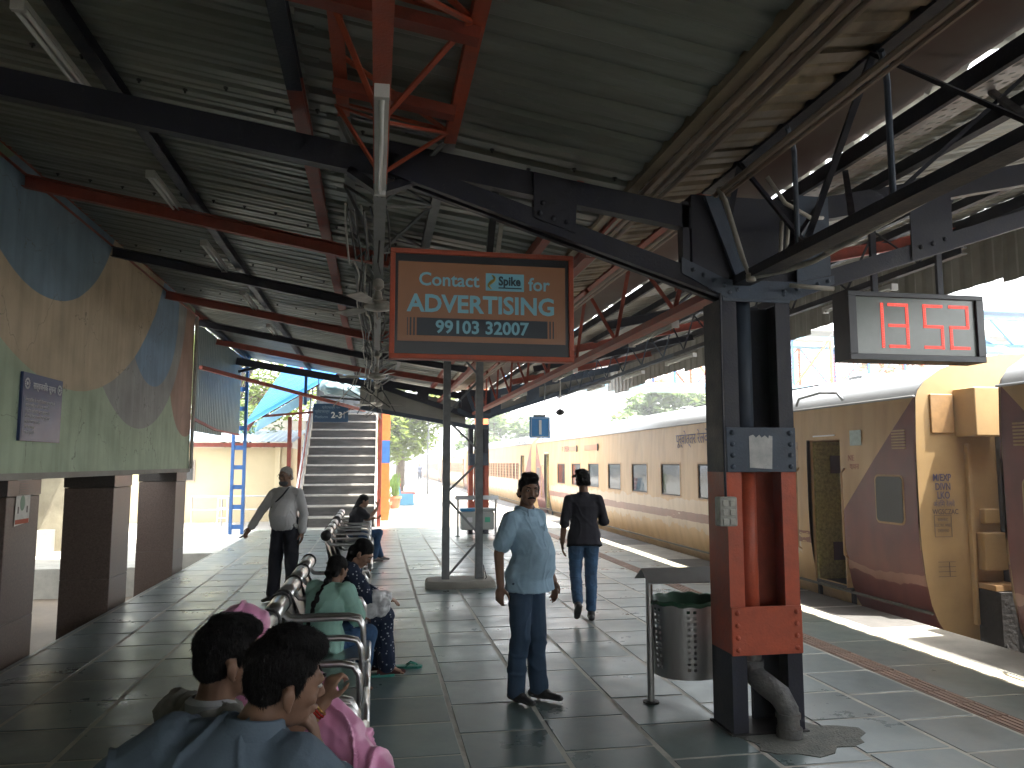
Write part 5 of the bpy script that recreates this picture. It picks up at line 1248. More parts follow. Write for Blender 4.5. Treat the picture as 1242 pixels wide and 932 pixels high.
tree(-5.9, 33, 0, 8.4, 2.9, 'leafy tree showing between the ribbed side sheet and the blue column', fol1, 7500, .16, 40, seed=13)
tree(-9.5, 31, 0, 8.2, 3, 'leafy tree right behind the end of the mural wall', fol1, 3600, .18, 30, seed=15)
tree(-4.2, 27.2, 0, 3.9, 1.1, 'small bush leaning over the yellow shed roof', fol2, 1300, .09, 18, seed=17)
tree(34, 45, -1.2, 10, 4.5, 'tree behind the footbridge railing', fol2, 3200, .3, 30, seed=19)
# long far wall of trees
R = random.Random(21); g = G()
for k in range(9000):
    a = R.uniform(0, 1); x = -60 + 160 * a; y = 170 + R.uniform(0, 12); h = 7 + 3 * math.sin(x * .21) + 2 * math.sin(x * .53 + 1); z = -1.2 + h * R.uniform(0, 1) ** .8
    s_ = R.uniform(.5, 1.1); ax = V((R.uniform(-1, 1), R.uniform(-1, 1), R.uniform(-.5, .5))).normalized(); bx = ax.cross(V((.3, .2, 1))).normalized(); p = V((x, y, z))
    g.add([p - ax * s_, p + bx * s_ * .6, p + ax * s_, p - bx * s_ * .6], [(0, 1, 2, 3)])
single(g, 'distant_treeline', fol2, (0, 170, -1.2), 'hazy green line of distant trees at the end of the railway', 'trees', kind='stuff')
# ================================================================ PEOPLE
skin1 = mat('brown_skin', (.20, .112, .076), .5, var=.10, vscale=14, spec=.35, bump=.05, bscale=60)
skin2 = mat('light_brown_skin', (.29, .165, .11), .5, var=.10, vscale=14, spec=.35, bump=.05, bscale=60)
hair_m = mat('black_hair', (.0045, .004, .0045), .72, var=.3, vscale=40, bump=.5, bscale=170, stretch=(1, 1, .35), spec=.18)
hair_g = mat('grey_hair', (.30, .29, .28), .7, var=.3, vscale=60, bump=.5, bscale=120)
eye_w = mat('eye_white', (.32, .30, .28), .4); eye_d = mat('eye_iris', (.02, .012, .01), .2); lip_m = mat('lips', (.22, .085, .07), .5)
def cloth(name, col, var=.12, sc=6, **k): return mat(name, col, .85, var=var, vscale=sc, bump=.12, bscale=160, spec=.2, **k)
def remesh(g, name, m, vox, it=3, disp=None, off=(0, 0, 0), smooth_f=.5):
    me = g.mesh('tmp', m); o = bpy.data.objects.new('tmp', me)
    r = o.modifiers.new('r', 'REMESH'); r.mode = 'VOXEL'; r.voxel_size = vox; r.use_smooth_shade = True
    if it: s_ = o.modifiers.new('s', 'SMOOTH'); s_.iterations = it; s_.factor = smooth_f
    out = evaluated(o)
    bpy.data.objects.remove(o); bpy.data.meshes.remove(me); out.name = name
    import numpy as np
    N_ = len(out.vertices); co = np.empty(N_ * 3, 'f'); out.vertices.foreach_get('co', co); co = co.reshape(-1, 3)
    if disp:
        no = np.empty(N_ * 3, 'f'); out.vertices.foreach_get('normal', no); no = no.reshape(-1, 3)
        d = np.array([disp(V(p), None) for p in co.tolist()], 'f'); co = co + no * d[:, None]
    co = co - np.array(list(off), 'f'); out.vertices.foreach_set('co', co.astype('f').ravel()); out.update()
    out.materials.clear(); out.materials.append(m)
    out.polygons.foreach_set('use_smooth', [True] * len(out.polygons)); return out
def wrinkle(amp, sc=9, seed=0, st=(1, 1, .55)):
    o = V((seed * 3.1, seed * 1.7, seed * .9))
    def f(p, n):
        q = V((p.x * st[0], p.y * st[1], p.z * st[2])) * sc + o
        w_ = noise.noise(q + V((noise.noise(q * .6), noise.noise(q * .6 + V((5, 1, 2))), 0)) * 1.2)
        return amp * (max(0., 1 - abs(w_) * 5.5) ** 1.4 * 1.25 + noise.noise(q * .7) * .9 + noise.noise(q * 2.6) * .25 - .3)
    return f
class Rig:
    """joints in a local frame: r = to the person's right, f = forward, u = up (metres for a 1.70 m person)"""
    def __init__(s, base, face, h, pose, sit=False):
        s.b = V(base); f = V((face[0], face[1], 0)).normalized(); s.F = f; s.R = V((f.y, -f.x, 0)); s.U = V((0, 0, 1)); s.k = h / 1.7
        P = dict(pel=(0, 0, .96), waist=(0, .0, 1.10), chest=(0, .0, 1.28), neck=(0, -.01, 1.44), head=(0, .015, 1.585),
                 shR=(.175, 0, 1.365), shL=(-.175, 0, 1.365), elR=(.235, -.02, 1.09), elL=(-.235, -.02, 1.10), wrR=(.24, .03, .86), wrL=(-.24, .03, .86),
                 hipR=(.09, 0, .90), hipL=(-.09, 0, .90), knR=(.10, .02, .48), knL=(-.10, .02, .48), anR=(.10, 0, .085), anL=(-.10, 0, .085))
        if sit:
            P.update(pel=(0, 0, .54), waist=(0, .03, .68), chest=(0, .02, .86), neck=(0, .03, 1.02), head=(0, .06, 1.165), shR=(.185, .02, .97), shL=(-.185, .02, .97),
                     elR=(.22, .08, .70), elL=(-.22, .08, .70), wrR=(.10, .28, .62), wrL=(-.10, .28, .62), hipR=(.09, .04, .50), hipL=(-.09, .04, .50), knR=(.11, .44, .50), knL=(-.11, .44, .50), anR=(.11, .46, .085), anL=(-.11, .46, .085))
        P.update(pose); s.P = P
        s.J = {k: s.w(v) for k, v in P.items()}
    def w(s, v): return s.b + (s.R * v[0] + s.F * v[1] + s.U * v[2]) * s.k
    def d(s, v): return (s.R * v[0] + s.F * v[1] + s.U * v[2]).normalized()
def torso(g, rig, inf=0., belly=0., z0=True, wid=1., hem=0., chest=1.):
    J, k = rig.J, rig.k; R_ = (J['shR'] - J['shL']).normalized(); n = 20
    Rh = (J['hipR'] - J['hipL']).normalized()
    secs = []
    def sec(c, rx, ry, Rv, f=0.): secs.append((c, rx * k * wid + inf, ry * k * chest + inf, Rv, f))
    pel, wa, ch, ne = J['pel'], J['waist'], J['chest'], J['neck']
    axis = (ch - pel).normalized(); 
    if hem: sec(pel - axis * hem - rig.F * .012, .198, .166, Rh)
    e_ = .024 if hem > .05 else 0
    sec(pel - axis * .05 * k, .160 + e_, .115 + e_ * 1.5, Rh); sec(pel + axis * .03 * k, .155 + e_, .112 + belly * .6 + e_, Rh, belly * .5)
    sec(wa, .142, .105 + belly, (R_ + Rh).normalized(), belly * .8); sec(wa.lerp(ch, .5), .152, .112 + belly * .6, R_, belly * .5)
    sec(ch, .168, .118, R_); sec(ch.lerp(ne, .40), .158, .103, R_); sec(ch.lerp(ne, .72), .098, .078, R_); sec(ne, .056, .058, R_)
    rings = []
    for i, (c, rx, ry, Rv, ff) in enumerate(secs):
        a = secs[min(i + 1, len(secs) - 1)][0] - secs[max(i - 1, 0)][0]; a = a.normalized(); Fv = a.cross(Rv).normalized()
        if Fv.dot(rig.F) < 0: Fv = -Fv
        Rv2 = Fv.cross(a).normalized() * (1 if Fv.cross(a).dot(Rv) > 0 else -1)
        rings.append([c + Fv * ff + Rv2 * rx * abs(math.cos(t)) ** .85 * (1 if math.cos(t) > 0 else -1) + Fv * ry * abs(math.sin(t)) ** .85 * (1 if math.sin(t) > 0 else -1) for t in [2 * math.pi * q / n for q in range(n)]])
    g.loft(rings)
    # shoulders
    for s_ in 'RL': g.cap(ch.lerp(ne, .40), J['sh' + s_] - V((0, 0, .012)), .068 * k + inf, .054 * k + inf); g.cap(ne.lerp(ch, .25), J['sh' + s_].lerp(ne, .3), .046 * k + inf * .6, .042 * k + inf * .6)
def arm(g, rig, s_, inf=0., upto=1., r=(.052, .040, .030), lower=True):
    J, k = rig.J, rig.k; a, b, c = J['sh' + s_], J['el' + s_], J['wr' + s_]
    if upto <= 1.: g.cap(a, a.lerp(b, upto), r[0] * k + inf, (r[0] + (r[1] - r[0]) * upto) * k + inf, 12)
    else:
        g.cap(a, b, r[0] * k + inf, r[1] * k + inf, 12); g.cap(b, b.lerp(c, upto - 1), r[1] * k + inf, (r[1] + (r[2] - r[1]) * (upto - 1)) * k + inf, 12)
def leg(g, rig, s_, inf=0., upto=2., r=(.086, .058, .036), flare=0.):
    J, k = rig.J, rig.k; a, b, c = J['hip' + s_], J['kn' + s_], J['an' + s_]
    g.cap(a, b, r[0] * k + inf, r[1] * k + inf, 14)
    e = b.lerp(c, upto - 1); m_ = b.lerp(c, .35 * (upto - 1)); back = rig.F * (-.015 * k)
    g.cap(b, m_ + back, r[1] * k + inf, (r[1] * .95) * k + inf, 14); g.cap(m_ + back, e, r[1] * .95 * k + inf, r[2] * k + inf + flare, 14)
def hand(g, rig, s_, dirv, palm, curl=.5, sz=1.):
    """dirv: wrist to knuckles; palm: direction the palm faces; thumb leaves the side of the palm"""
    k = rig.k * sz; w_ = rig.J['wr' + s_]; d = V(dirv).normalized(); pn = V(palm); pn = (pn - d * pn.dot(d)).normalized(); sd = d.cross(pn).normalized()
    # side of the thumb: toward the body's front for relaxed arms
    if sd.dot(rig.F) < 0: sd = -sd
    rot = Matrix((sd, pn, d)).transposed()
    g.cap(w_ - d * .02, w_ + d * .02 * k, .026 * k, .026 * k, 10, .8)
    g.ell(w_ + d * .050 * k, (.040 * k, .015 * k, .050 * k), rot, 12, 8)
    for i, (o_, L) in enumerate(((.028, .040), (.010, .045), (-.009, .041), (-.027, .032))):
        p = w_ + d * (.088 - abs(i - 1) * .004) * k + sd * o_ * k; dd = d.copy(); c = curl * (1 + .12 * i)
        for j, f in enumerate((1, .68, .52)):
            a = c * (.55 if j == 0 else .75); dd = (dd * math.cos(a) + pn * math.sin(a)).normalized(); pv = pn; q = p + dd * L * f * k
            g.cap(p, q, (.0090 - .0008 * j) * k, (.0085 - .0009 * j) * k, 8); p = q; pn_ = pn
            pn = (pn * math.cos(a) - dd * math.sin(a) * .6).normalized() if j == 0 else pn
        pn = V(palm); pn = (pn - d * pn.dot(d)).normalized()
    p = w_ + d * .025 * k + sd * .028 * k; q = p + (d * .6 + sd * .75 + pn * .25).normalized() * .036 * k; r = q + (d * .85 + sd * .35 + pn * .35).normalized() * .030 * k; t = r + (d * .95 + pn * .4).normalized() * .022 * k
    g.cap(p, q, .014 * k, .011 * k, 8); g.cap(q, r, .011 * k, .010 * k, 8); g.cap(r, t, .010 * k, .008 * k, 8)
def headframe(rig, look, tilt=0., up=(0, 0, 1)):
    f = V(look).normalized(); r = f.cross(V(up)).normalized(); u = r.cross(f)
    if tilt: u2 = u * math.cos(tilt) + r * math.sin(tilt); r = f.cross(u2); u = u2
    return f, r, u
def head(g, rig, fr, sx=1., jaw=1., ear=True):
    f, r, u = fr; k = rig.k * sx; c = rig.J['head']; M = Matrix((r, f, u)).transposed()
    P = lambda a, b, d: c + (r * a + f * b + u * d) * k
    g.ell(P(0, -.012, .035), (.073 * k, .092 * k, .078 * k), M, 20, 14)                   # skull
    g.ell(P(0, .020, .0), (.066 * k, .070 * k, .085 * k), M, 20, 14)                      # face
    g.ell(P(0, .026, -.055), (.052 * k * jaw, .058 * k, .050 * k), M, 16, 10)             # jaw
    g.ell(P(0, .064, -.090), (.022 * k, .020 * k, .017 * k), M, 10, 8)                    # chin
    g.cap(P(-.040, .078, .028), P(.040, .078, .028), .012 * k, .012 * k)                  # brow
    for s_ in (-1, 1):
        g.ell(P(s_ * .040, .062, -.022), (.020 * k, .018 * k, .018 * k), M, 10, 8)        # cheek
        if ear:
            g.ell(P(s_ * .078, -.006, -.012), (.010 * k, .017 * k, .029 * k), M, 12, 8); g.ell(P(s_ * .085, -.014, -.004), (.007 * k, .015 * k, .020 * k), M, 10, 6); g.ell(P(s_ * .076, .000, -.038), (.008 * k, .010 * k, .010 * k), M, 8, 6)
    g.cap(P(0, .084, .018), P(0, .102, -.020), .0075 * k, .0115 * k); g.ell(P(.010, .094, -.026), (.008 * k, .009 * k, .007 * k), M, 8, 6); g.ell(P(-.010, .094, -.026), (.008 * k, .009 * k, .007 * k), M, 8, 6)
    g.cap(P(-.018, .086, -.052), P(.018, .086, -.052), .0075 * k, .0075 * k, 8); g.cap(P(-.015, .084, -.062), P(.015, .084, -.062), .0075 * k, .0075 * k, 8)
    g.cap(rig.J['neck'] + (rig.J['neck'] - rig.J['chest']).normalized() * -.05 * k, P(0, -.022, -.045), .056 * k, .052 * k, 14)
def face_parts(rig, fr, T, body, sx=1., mous=False, brows=hair_m):
    f, r, u = fr; k = rig.k * sx; c = rig.J['head']; M = Matrix((r, f, u)).transposed(); P = lambda a, b, d: c + (r * a + f * b + u * d) * k
    off = org(T)
    for s_ in (-1, 1):
        g = G(); g.ell(P(s_ * .030, .079, .010), (.0135 * k, .0095 * k, .0065 * k), M, 12, 8); e = link('eye', g.mesh('eye', eye_w, True, off), T)
        g = G(); g.ell(P(s_ * .030, .0865, .010), (.0058 * k, .003 * k, .0058 * k), M, 10, 6); link('iris', g.mesh('iris', eye_d, True, off), e)
        g = G(); g.tube([P(s_ * .014, .0925, .030), P(s_ * .030, .0915, .036), P(s_ * .046, .080, .030)], [.004 * k, .0045 * k, .0025 * k], 6); link('eyebrow', g.mesh('eyebrow', brows, True, off), T)
    g = G(); g.tube([P(-.022, .088, -.056), P(0, .094, -.056), P(.022, .088, -.056)], [.003 * k, .0062 * k, .003 * k], 8); link('lips', g.mesh('lips', lip_m, True, off), T)
    if mous:
        g = G(); g.tube([P(-.030, .083, -.050), P(-.012, .0955, -.043), P(0, .0975, -.041), P(.012, .0955, -.043), P(.030, .083, -.050)], [.004 * k, .0085 * k, .0075 * k, .0085 * k, .004 * k], 8); link('moustache', g.mesh('moustache', brows, True, off), T)
def finish(T, g, name, m, vox, it=3, disp=None, label=None):
    me = remesh(g, name, m, vox, it, disp, org(T)); o = link(name, me, T)
    if label: o['label'] = label
    return o
def shortdisp(amp, sc=60):
    return lambda p, n: amp * noise.noise(p * sc) + amp * 1.5 * noise.noise(p * sc * .35)
def hair_cap(g, rig, fr, k2=1., low=-.01, quiff=0., back=-.04):
    f, r, u = fr; k = rig.k * k2; c = rig.J['head']; M = Matrix((r, f, u)).transposed(); P = lambda a, b, d: c + (r * a + f * b + u * d) * k
    g.ell(P(0, -.020, .052), (.080 * k, .094 * k, .076 * k), M, 22, 14)
    g.ell(P(0, -.046, .012 + low), (.073 * k, .060 * k, .070 * k), M, 18, 12)
    if quiff:
        g.ell(P(0, .045, .100), (.062 * k, .050 * k, .030 * k + quiff * .5), M, 14, 10); g.ell(P(0, .0, .118), (.066 * k, .075 * k, .026 * k + quiff * .4), M, 14, 10)
    g.cap(P(-.050, -.062, back), P(.050, -.062, back), .028 * k, .028 * k)
    for s_ in (-1, 1): g.cap(P(s_ * .068, .022, .040), P(s_ * .071, .014, .0), .012 * k, .008 * k)
def shoe(g, rig, s_, dirv, L=.26, w_=.045, lift=0.):
    k = rig.k; a = rig.J['an' + s_]; d = V(dirv).normalized(); dn = (V((0, 0, -1)) - d * V((0, 0, -1)).dot(d)).normalized()
    h = a + dn * .045 * k - d * .055 * k; t = a + dn * .055 * k + d * (L - .10) * k
    g.cap(h, a + dn * .04 * k + d * .06 * k, .038 * k, w_ * k, 12, .9); g.cap(a + dn * .045 * k + d * .05 * k, t, w_ * k, .036 * k, 12, .62); g.cap(a, a + dn * .03 * k, .045 * k, .045 * k)

def strands(rig, T, ob, n, L, seed=1, w_=.0011):
    "loose short hairs standing off the hair mass"
    R = random.Random(seed); me = ob.data; vs = me.vertices; f, r, u = rig; N_ = len(vs); g = G()
    for k in range(n):
        v = vs[R.randrange(N_)]; p = v.co.copy(); nn = v.normal.copy(); t = (f * R.uniform(-.2, .6) - u * R.uniform(.2, 1.) + r * R.uniform(-.5, .5) + nn * .2); t = (t - nn * t.dot(nn)).normalized(); l = L * R.uniform(.5, 1.4); s_ = nn.cross(t) * w_
        a, b, c = p - nn * .001, p + t * l * .55 + nn * l * .22, p + t * l * 1.0 + nn * l * R.uniform(.1, .5)
        g.add([a - s_, a + s_, b + s_ * .8, b - s_ * .8, c], [(0, 1, 2, 3), (3, 2, 4)])
    o = link('loose_hair', g.mesh('loose_hair', hair_m), T); o['kind'] = 'stuff'
def ring_collar(rig, T, m, r=.064, h=.036, up=.0, tip=True):
    "shirt collar: a band round the neck with two points in front"
    n_, c = rig.J['neck'], rig.J['chest']; a = (n_ - c).normalized(); R_ = (rig.J['shR'] - rig.J['shL']).normalized(); F_ = a.cross(R_); F_ = F_ * (1 if F_.dot(rig.F) > 0 else -1)
    k = rig.k; g = G(); n = 28; sec = ((r + .014, -.030), (r + .016, -.004), (r + .004, h * .55), (r - .002, h * .6), (r - .004, -.02)); rings = []
    for q in range(n):
        t = 2 * math.pi * q / n; cf = max(0, math.sin(t)) ** 2; rings.append([n_ + a * (z - .028 * cf + up) * k + (R_ * math.cos(t) + F_ * math.sin(t) * 1.08) * (rr_ + .010 * cf) * k for rr_, z in sec])
    g.loft(rings + [rings[0]], cap=False)
    if tip:
        for s_ in (-1, 1):
            p = n_ + F_ * .085 * k + R_ * s_ * .012 - a * .03; g.prism([p, p + R_ * s_ * .045 + a * .030 - F_ * .012, p + R_ * s_ * .050 - a * .025 - F_ * .006, p + R_ * s_ * .022 - a * .055 + F_ * .004], F_ * .005)
    g.build('collar', m, T, smooth='auto')
def person_thing(rig, label, base=None, group=None):
    return thing('person', tuple(base or rig.b), label, 'person', group)
SH = mat('black_shoe_leather', (.018, .017, .018), .5, var=.3, vscale=20)
sole_w = mat('pale_shoe_sole', (.5, .48, .44), .7)
belt_m = mat('black_belt', (.02, .018, .018), .45)

# ---- standing man in a light blue shirt, hands at his sides, looking at the camera
def man_blue():
    rg = Rig((1.14, 5.78, 0), (.72, -.70), 1.66, dict(waist=(.0, .03, 1.10), chest=(0, -.02, 1.28), neck=(0, -.02, 1.44), head=(-.0, .02, 1.575), pel=(0, .02, .96),
             elR=(.235, -.10, 1.11), wrR=(.225, -.09, .87), elL=(-.245, -.03, 1.10), wrL=(-.25, .09, .87), shR=(.172, -.03, 1.365), shL=(-.172, -.01, 1.365),
             knR=(.085, .0, .48), anR=(.075, -.05, .085), knL=(-.085, .04, .48), anL=(-.085, .05, .085)))
    T = person_thing(rg, 'smiling moustached man in a light blue short-sleeved shirt standing beside the near pillar')
    fr = headframe(rg, (.10, -.98, -.06), -.05)
    g = G(); torso(g, rg, 0, .03); head(g, rg, fr, jaw=1.05)
    for s_ in 'RL': arm(g, rg, s_, 0, 2); leg(g, rg, s_)
    hand(g, rg, 'R', (-.1, .0, -1), rg.R * -1 + rg.F * -.3, .75); hand(g, rg, 'L', (.12, -.05, -1), rg.R + rg.F * -.2, .6)
    for s_ in 'RL': g.cap(rg.J['an' + s_], rg.J['an' + s_] + V((0, 0, -.05)), .035, .035)
    b = finish(T, g, 'body', skin1, .0065, 3); face_parts(rg, fr, T, b, mous=True)
    g = G(); hair_cap(g, rg, fr, 1., 0, .012, -.03); h_ = finish(T, g, 'hair', hair_m, .007, 2, shortdisp(.003)); strands(fr, T, h_, 1800, .014, 7)
    sh = cloth('light_blue_shirt_cloth', (.29, .43, .55), .06)
    g = G(); torso(g, rg, .012, .045, hem=.13); g.cap(rg.J['hipR'] + V((0, 0, .045)) + rg.R * .004, rg.J['hipL'] + V((0, 0, .045)) - rg.R * .004, .119, .119, 16)
    for s_ in 'RL': arm(g, rg, s_, .013, .72, r=(.056, .058, .03)); 
    sho = finish(T, g, 'shirt', sh, .008, 2, wrinkle(.0045, 10, 1))
    n_ = rg.J['neck']; u_ = V((0, 0, 1)); ring_collar(rg, T, sh)
    c = rg.J['chest']; g = G(); g.prism([c + rg.R * -.10 + rg.F * .128 + u_ * .04, c + rg.R * -.05 + rg.F * .140 + u_ * .04, c + rg.R * -.05 + rg.F * .146 + u_ * -.05, c + rg.R * -.10 + rg.F * .134 + u_ * -.05], rg.F * .008); g.build('pocket', sh, T)
    tr = cloth('dark_blue_trouser_cloth', (.035, .065, .11), .15)
    g = G(); k = rg.k; p = rg.J['pel']; g.cap(p + rg.R * .055 + V((0, 0, .0)), p - rg.R * .045 + V((0, 0, .0)), .090, .090, 16, 1.); g.cap(rg.J['hipR'], rg.J['hipL'], .10, .10, 14)
    for s_ in 'RL': leg(g, rg, s_, .013, 1.97, (.086, .064, .054), .006)
    finish(T, g, 'trousers', tr, .009, 2, wrinkle(.007, 6, 2, (1, 1, .8)))
    g = G()
    shoe(g, rg, 'R', rg.F * .9 + rg.R * .25, .27); shoe(g, rg, 'L', rg.F * .95 + rg.R * -.1, .27); o = finish(T, g, 'shoes', SH, .007, 2)
man_blue()
# ---- walking man in black seen from behind
def man_black():
    rg = Rig((2.36, 8.6, 0), (.10, 1), 1.66, dict(pel=(0, .0, .95), chest=(0, .02, 1.28), neck=(0, .03, 1.43), head=(.01, .07, 1.565), knR=(.085, .04, .49), anR=(.06, -.10, .085), knL=(-.10, .02, .50), anL=(-.13, -.34, .22),
              elL=(-.235, -.06, 1.12), wrL=(-.255, .0, .88), elR=(.25, .02, 1.11), wrR=(.20, .26, 1.08)))
    T = person_thing(rg, 'young man in a black shirt and blue jeans walking away along the platform')
    fr = headframe(rg, (.15, 1, -.25))
    g = G(); torso(g, rg); head(g, rg, fr)
    for s_ in 'RL': arm(g, rg, s_, 0, 2); leg(g, rg, s_)
    hand(g, rg, 'L', (.02, .05, -1), rg.R, .4); hand(g, rg, 'R', rg.F, V((0, 0, 1)), .7)
    b = finish(T, g, 'body', skin1, .008, 3); face_parts(rg, fr, T, b)
    g = G(); hair_cap(g, rg, fr, 1.04, .0, .028, -.025); f, r, u = fr; c = rg.J['head']
    g.ell(c + u * .12 - r * .055, (.04, .04, .03)); g.cap(c - r * .09 + u * .08, c - r * .12 + u * .07, .02, .012); h_ = finish(T, g, 'hair', hair_m, .007, 1, shortdisp(.008, 45)); strands(fr, T, h_, 1800, .022, 8)
    bl = cloth('charcoal_shirt_cloth', (.022, .022, .030), .2)
    g = G(); torso(g, rg, .012, 0, hem=.12)
    arm(g, rg, 'L', .010, 1.12, (.054, .047, .044)); arm(g, rg, 'R', .010, 1.15, (.054, .047, .044)); finish(T, g, 'shirt', bl, .009, 2, wrinkle(.006, 7, 3))
    ring_collar(rg, T, bl)
    je = cloth('blue_jeans_cloth', (.045, .10, .19), .3, 9)
    g = G(); p = rg.J['pel']; g.cap(p + rg.R * .05, p - rg.R * .05, .112, .112, 16); g.cap(rg.J['hipR'], rg.J['hipL'], .098, .098, 14)
    for s_ in 'RL': leg(g, rg, s_, .012, 1.86, (.084, .060, .048), .002)
    finish(T, g, 'jeans', je, .009, 2, wrinkle(.005, 8, 4, (1, 1, 1.2)))
    g = G(); shoe(g, rg, 'R', rg.F + rg.R * .1, .26); shoe(g, rg, 'L', rg.F * .75 + V((0, 0, -.62)), .26); finish(T, g, 'sneakers', SH, .008, 2)
    w_ = rg.J['wrL']; g = G(); g.lathe(tuple(w_ + V((0, 0, .02))), [(.028, 0), (.034, .003), (.034, .02), (.028, .023)], 14); g.build('wristwatch', belt_m, T)
man_black()
# ---- elderly man in a grey shirt with a face mask under his chin
def man_old():
    rg = Rig((-1.12, 10.4, 0), (-.42, -.90), 1.70, dict(elR=(.34, .04, 1.14), wrR=(.43, .12, .92), elL=(-.235, -.03, 1.11), wrL=(-.235, .0, .87), head=(.01, .03, 1.58), waist=(0, .03, 1.10), anL=(-.10, -.04, .085), anR=(.13, .05, .085), knR=(.12, .04, .48)))
    T = person_thing(rg, 'grey-haired man in a pale grey shirt with his mask pulled down, standing before the stairs')
    fr = headframe(rg, (-.55, -.85, -.05))
    g = G(); torso(g, rg, 0, .035); head(g, rg, fr, jaw=1.06)
    for s_ in 'RL': arm(g, rg, s_, 0, 2); leg(g, rg, s_)
    hand(g, rg, 'R', rg.d((.6, .3, -.75)), rg.F * .2 - rg.R, .8); hand(g, rg, 'L', (0, 0, -1), rg.R, .5)
    b = finish(T, g, 'body', skin1, .008, 3); face_parts(rg, fr, T, b, brows=hair_g)
    g = G(); hair_cap(g, rg, fr, .985, 0, 0, -.03); finish(T, g, 'hair', hair_g, .008, 2, shortdisp(.003))
    f, r, u = fr; c = rg.J['head']; M = Matrix((r, f, u)).transposed()
    g = G(); g.ell(c + f * .040 - u * .085, (.062, .062, .040), M); o = finish(T, g, 'face_mask', cloth('dark_grey_mask', (.07, .075, .08)), .008, 2)
    g = G()
    for s_ in (-1, 1):
        q = c + r * s_ * .031 + f * .098 + u * .008
        g.tube([q + r * .018 * math.cos(t) + u * .013 * math.sin(t) for t in [2 * math.pi * i / 12 for i in range(13)]], .002, 5); g.tube([q + r * s_ * .018, c + r * s_ * .078 + f * .01 + u * .012], .0018, 5)
    g.tube([c + f * .105 + r * .012 + u * .010, c + f * .105 - r * .012 + u * .010], .002, 5); g.build('spectacles', belt_m, T)
    sh = cloth('pale_grey_shirt_cloth', (.48, .48, .49), .05)
    g = G(); torso(g, rg, .018, .06, hem=.03)
    for s_ in 'RL': arm(g, rg, s_, .012, 1.92, (.056, .048, .040))
    finish(T, g, 'shirt', sh, .009, 2, wrinkle(.006, 7, 5))
    n_ = rg.J['neck']; u_ = V((0, 0, 1)); ring_collar(rg, T, mat('collar_white', (.55, .56, .58), .85))
    g = G(); c = rg.J['chest']; g.tube([n_ + rg.R * -.06 + u_ * -.0 + rg.F * .06, c + rg.R * -.03 + rg.F * .15 + u_ * .06, c + rg.R * .05 + rg.F * .165 - u_ * .02, rg.J['waist'] + rg.R * .10 + rg.F * .16 + u_ * .08], .010, 6); g.build('lanyard', cloth('dark_lanyard', (.03, .035, .05)), T)
    tr = cloth('black_trouser_cloth', (.020, .022, .032), .15); p = rg.J['pel']
    g = G(); g.cap(p + rg.R * .06 + u_ * .03, p - rg.R * .06 + u_ * .03, .120, .120, 16); g.cap(rg.J['hipR'], rg.J['hipL'], .10, .10)
    for s_ in 'RL': leg(g, rg, s_, .020, 1.98, (.088, .068, .055), .01)
    finish(T, g, 'trousers', tr, .010, 2, wrinkle(.006, 6, 6)); g = G(); shoe(g, rg, 'R', rg.F + rg.R * .2, .26); shoe(g, rg, 'L', rg.F - rg.R * .1, .26); finish(T, g, 'shoes', SH, .009, 2)
    w_ = rg.J['wrR'] + rg.d((.5, .3, -.75)) * .10; g = G(); g.bar(w_, w_ + rg.d((.8, .1, -.5)) * .09, .05, .012); tg = single(g, 'mobile_phone', SH, tuple(w_), 'dark phone held out low in the elderly man\'s right hand', 'phone')
man_old()
# ---- seated people
def seated(rg, T, fr, skin, top, bot, vox=.008, hands=None, topname='top', botname='trousers', sleeve=.8, hem=.06, belly=0., arms=('R', 'L'), sl_r=(.056, .052, .046), wr=.006, legupto=1.95, legr=(.088, .064, .05), inf=.018, seed=1, sx=1., facep=True, mous=False):
    g = G(); torso(g, rg, 0, belly); head(g, rg, fr, sx)
    for s_ in 'RL': arm(g, rg, s_, 0, 2); leg(g, rg, s_)
    for s_, (d, p, c) in (hands or {}).items(): hand(g, rg, s_, d, p, c)
    for s_ in 'RL':
        a = rg.J['an' + s_]; g.cap(a, a + rg.F * .14 * rg.k + V((0, 0, -.055)), .036 * rg.k, .024 * rg.k, 10, .8)
    b = finish(T, g, 'body', skin, vox, 3)
    if facep: face_parts(rg, fr, T, b, sx, mous)
    g = G(); torso(g, rg, inf, belly, hem=hem)
    for s_ in 'RL': arm(g, rg, s_, inf + .002, sleeve, sl_r)
    t_ = finish(T, g, topname, top, vox, 2, wrinkle(wr, 8, seed))
    g = G(); p = rg.J['pel']; g.cap(p + rg.R * .07, p - rg.R * .07, .115 * rg.k, .115 * rg.k, 16); g.cap(rg.J['hipR'], rg.J['hipL'], .10 * rg.k, .10 * rg.k)
    for s_ in 'RL': leg(g, rg, s_, .014, legupto, legr)
    finish(T, g, botname, bot, vox, 2, wrinkle(.005, 8, seed + 9)); return b
denim = cloth('dark_denim_cloth', (.03, .075, .16), .25, 9)
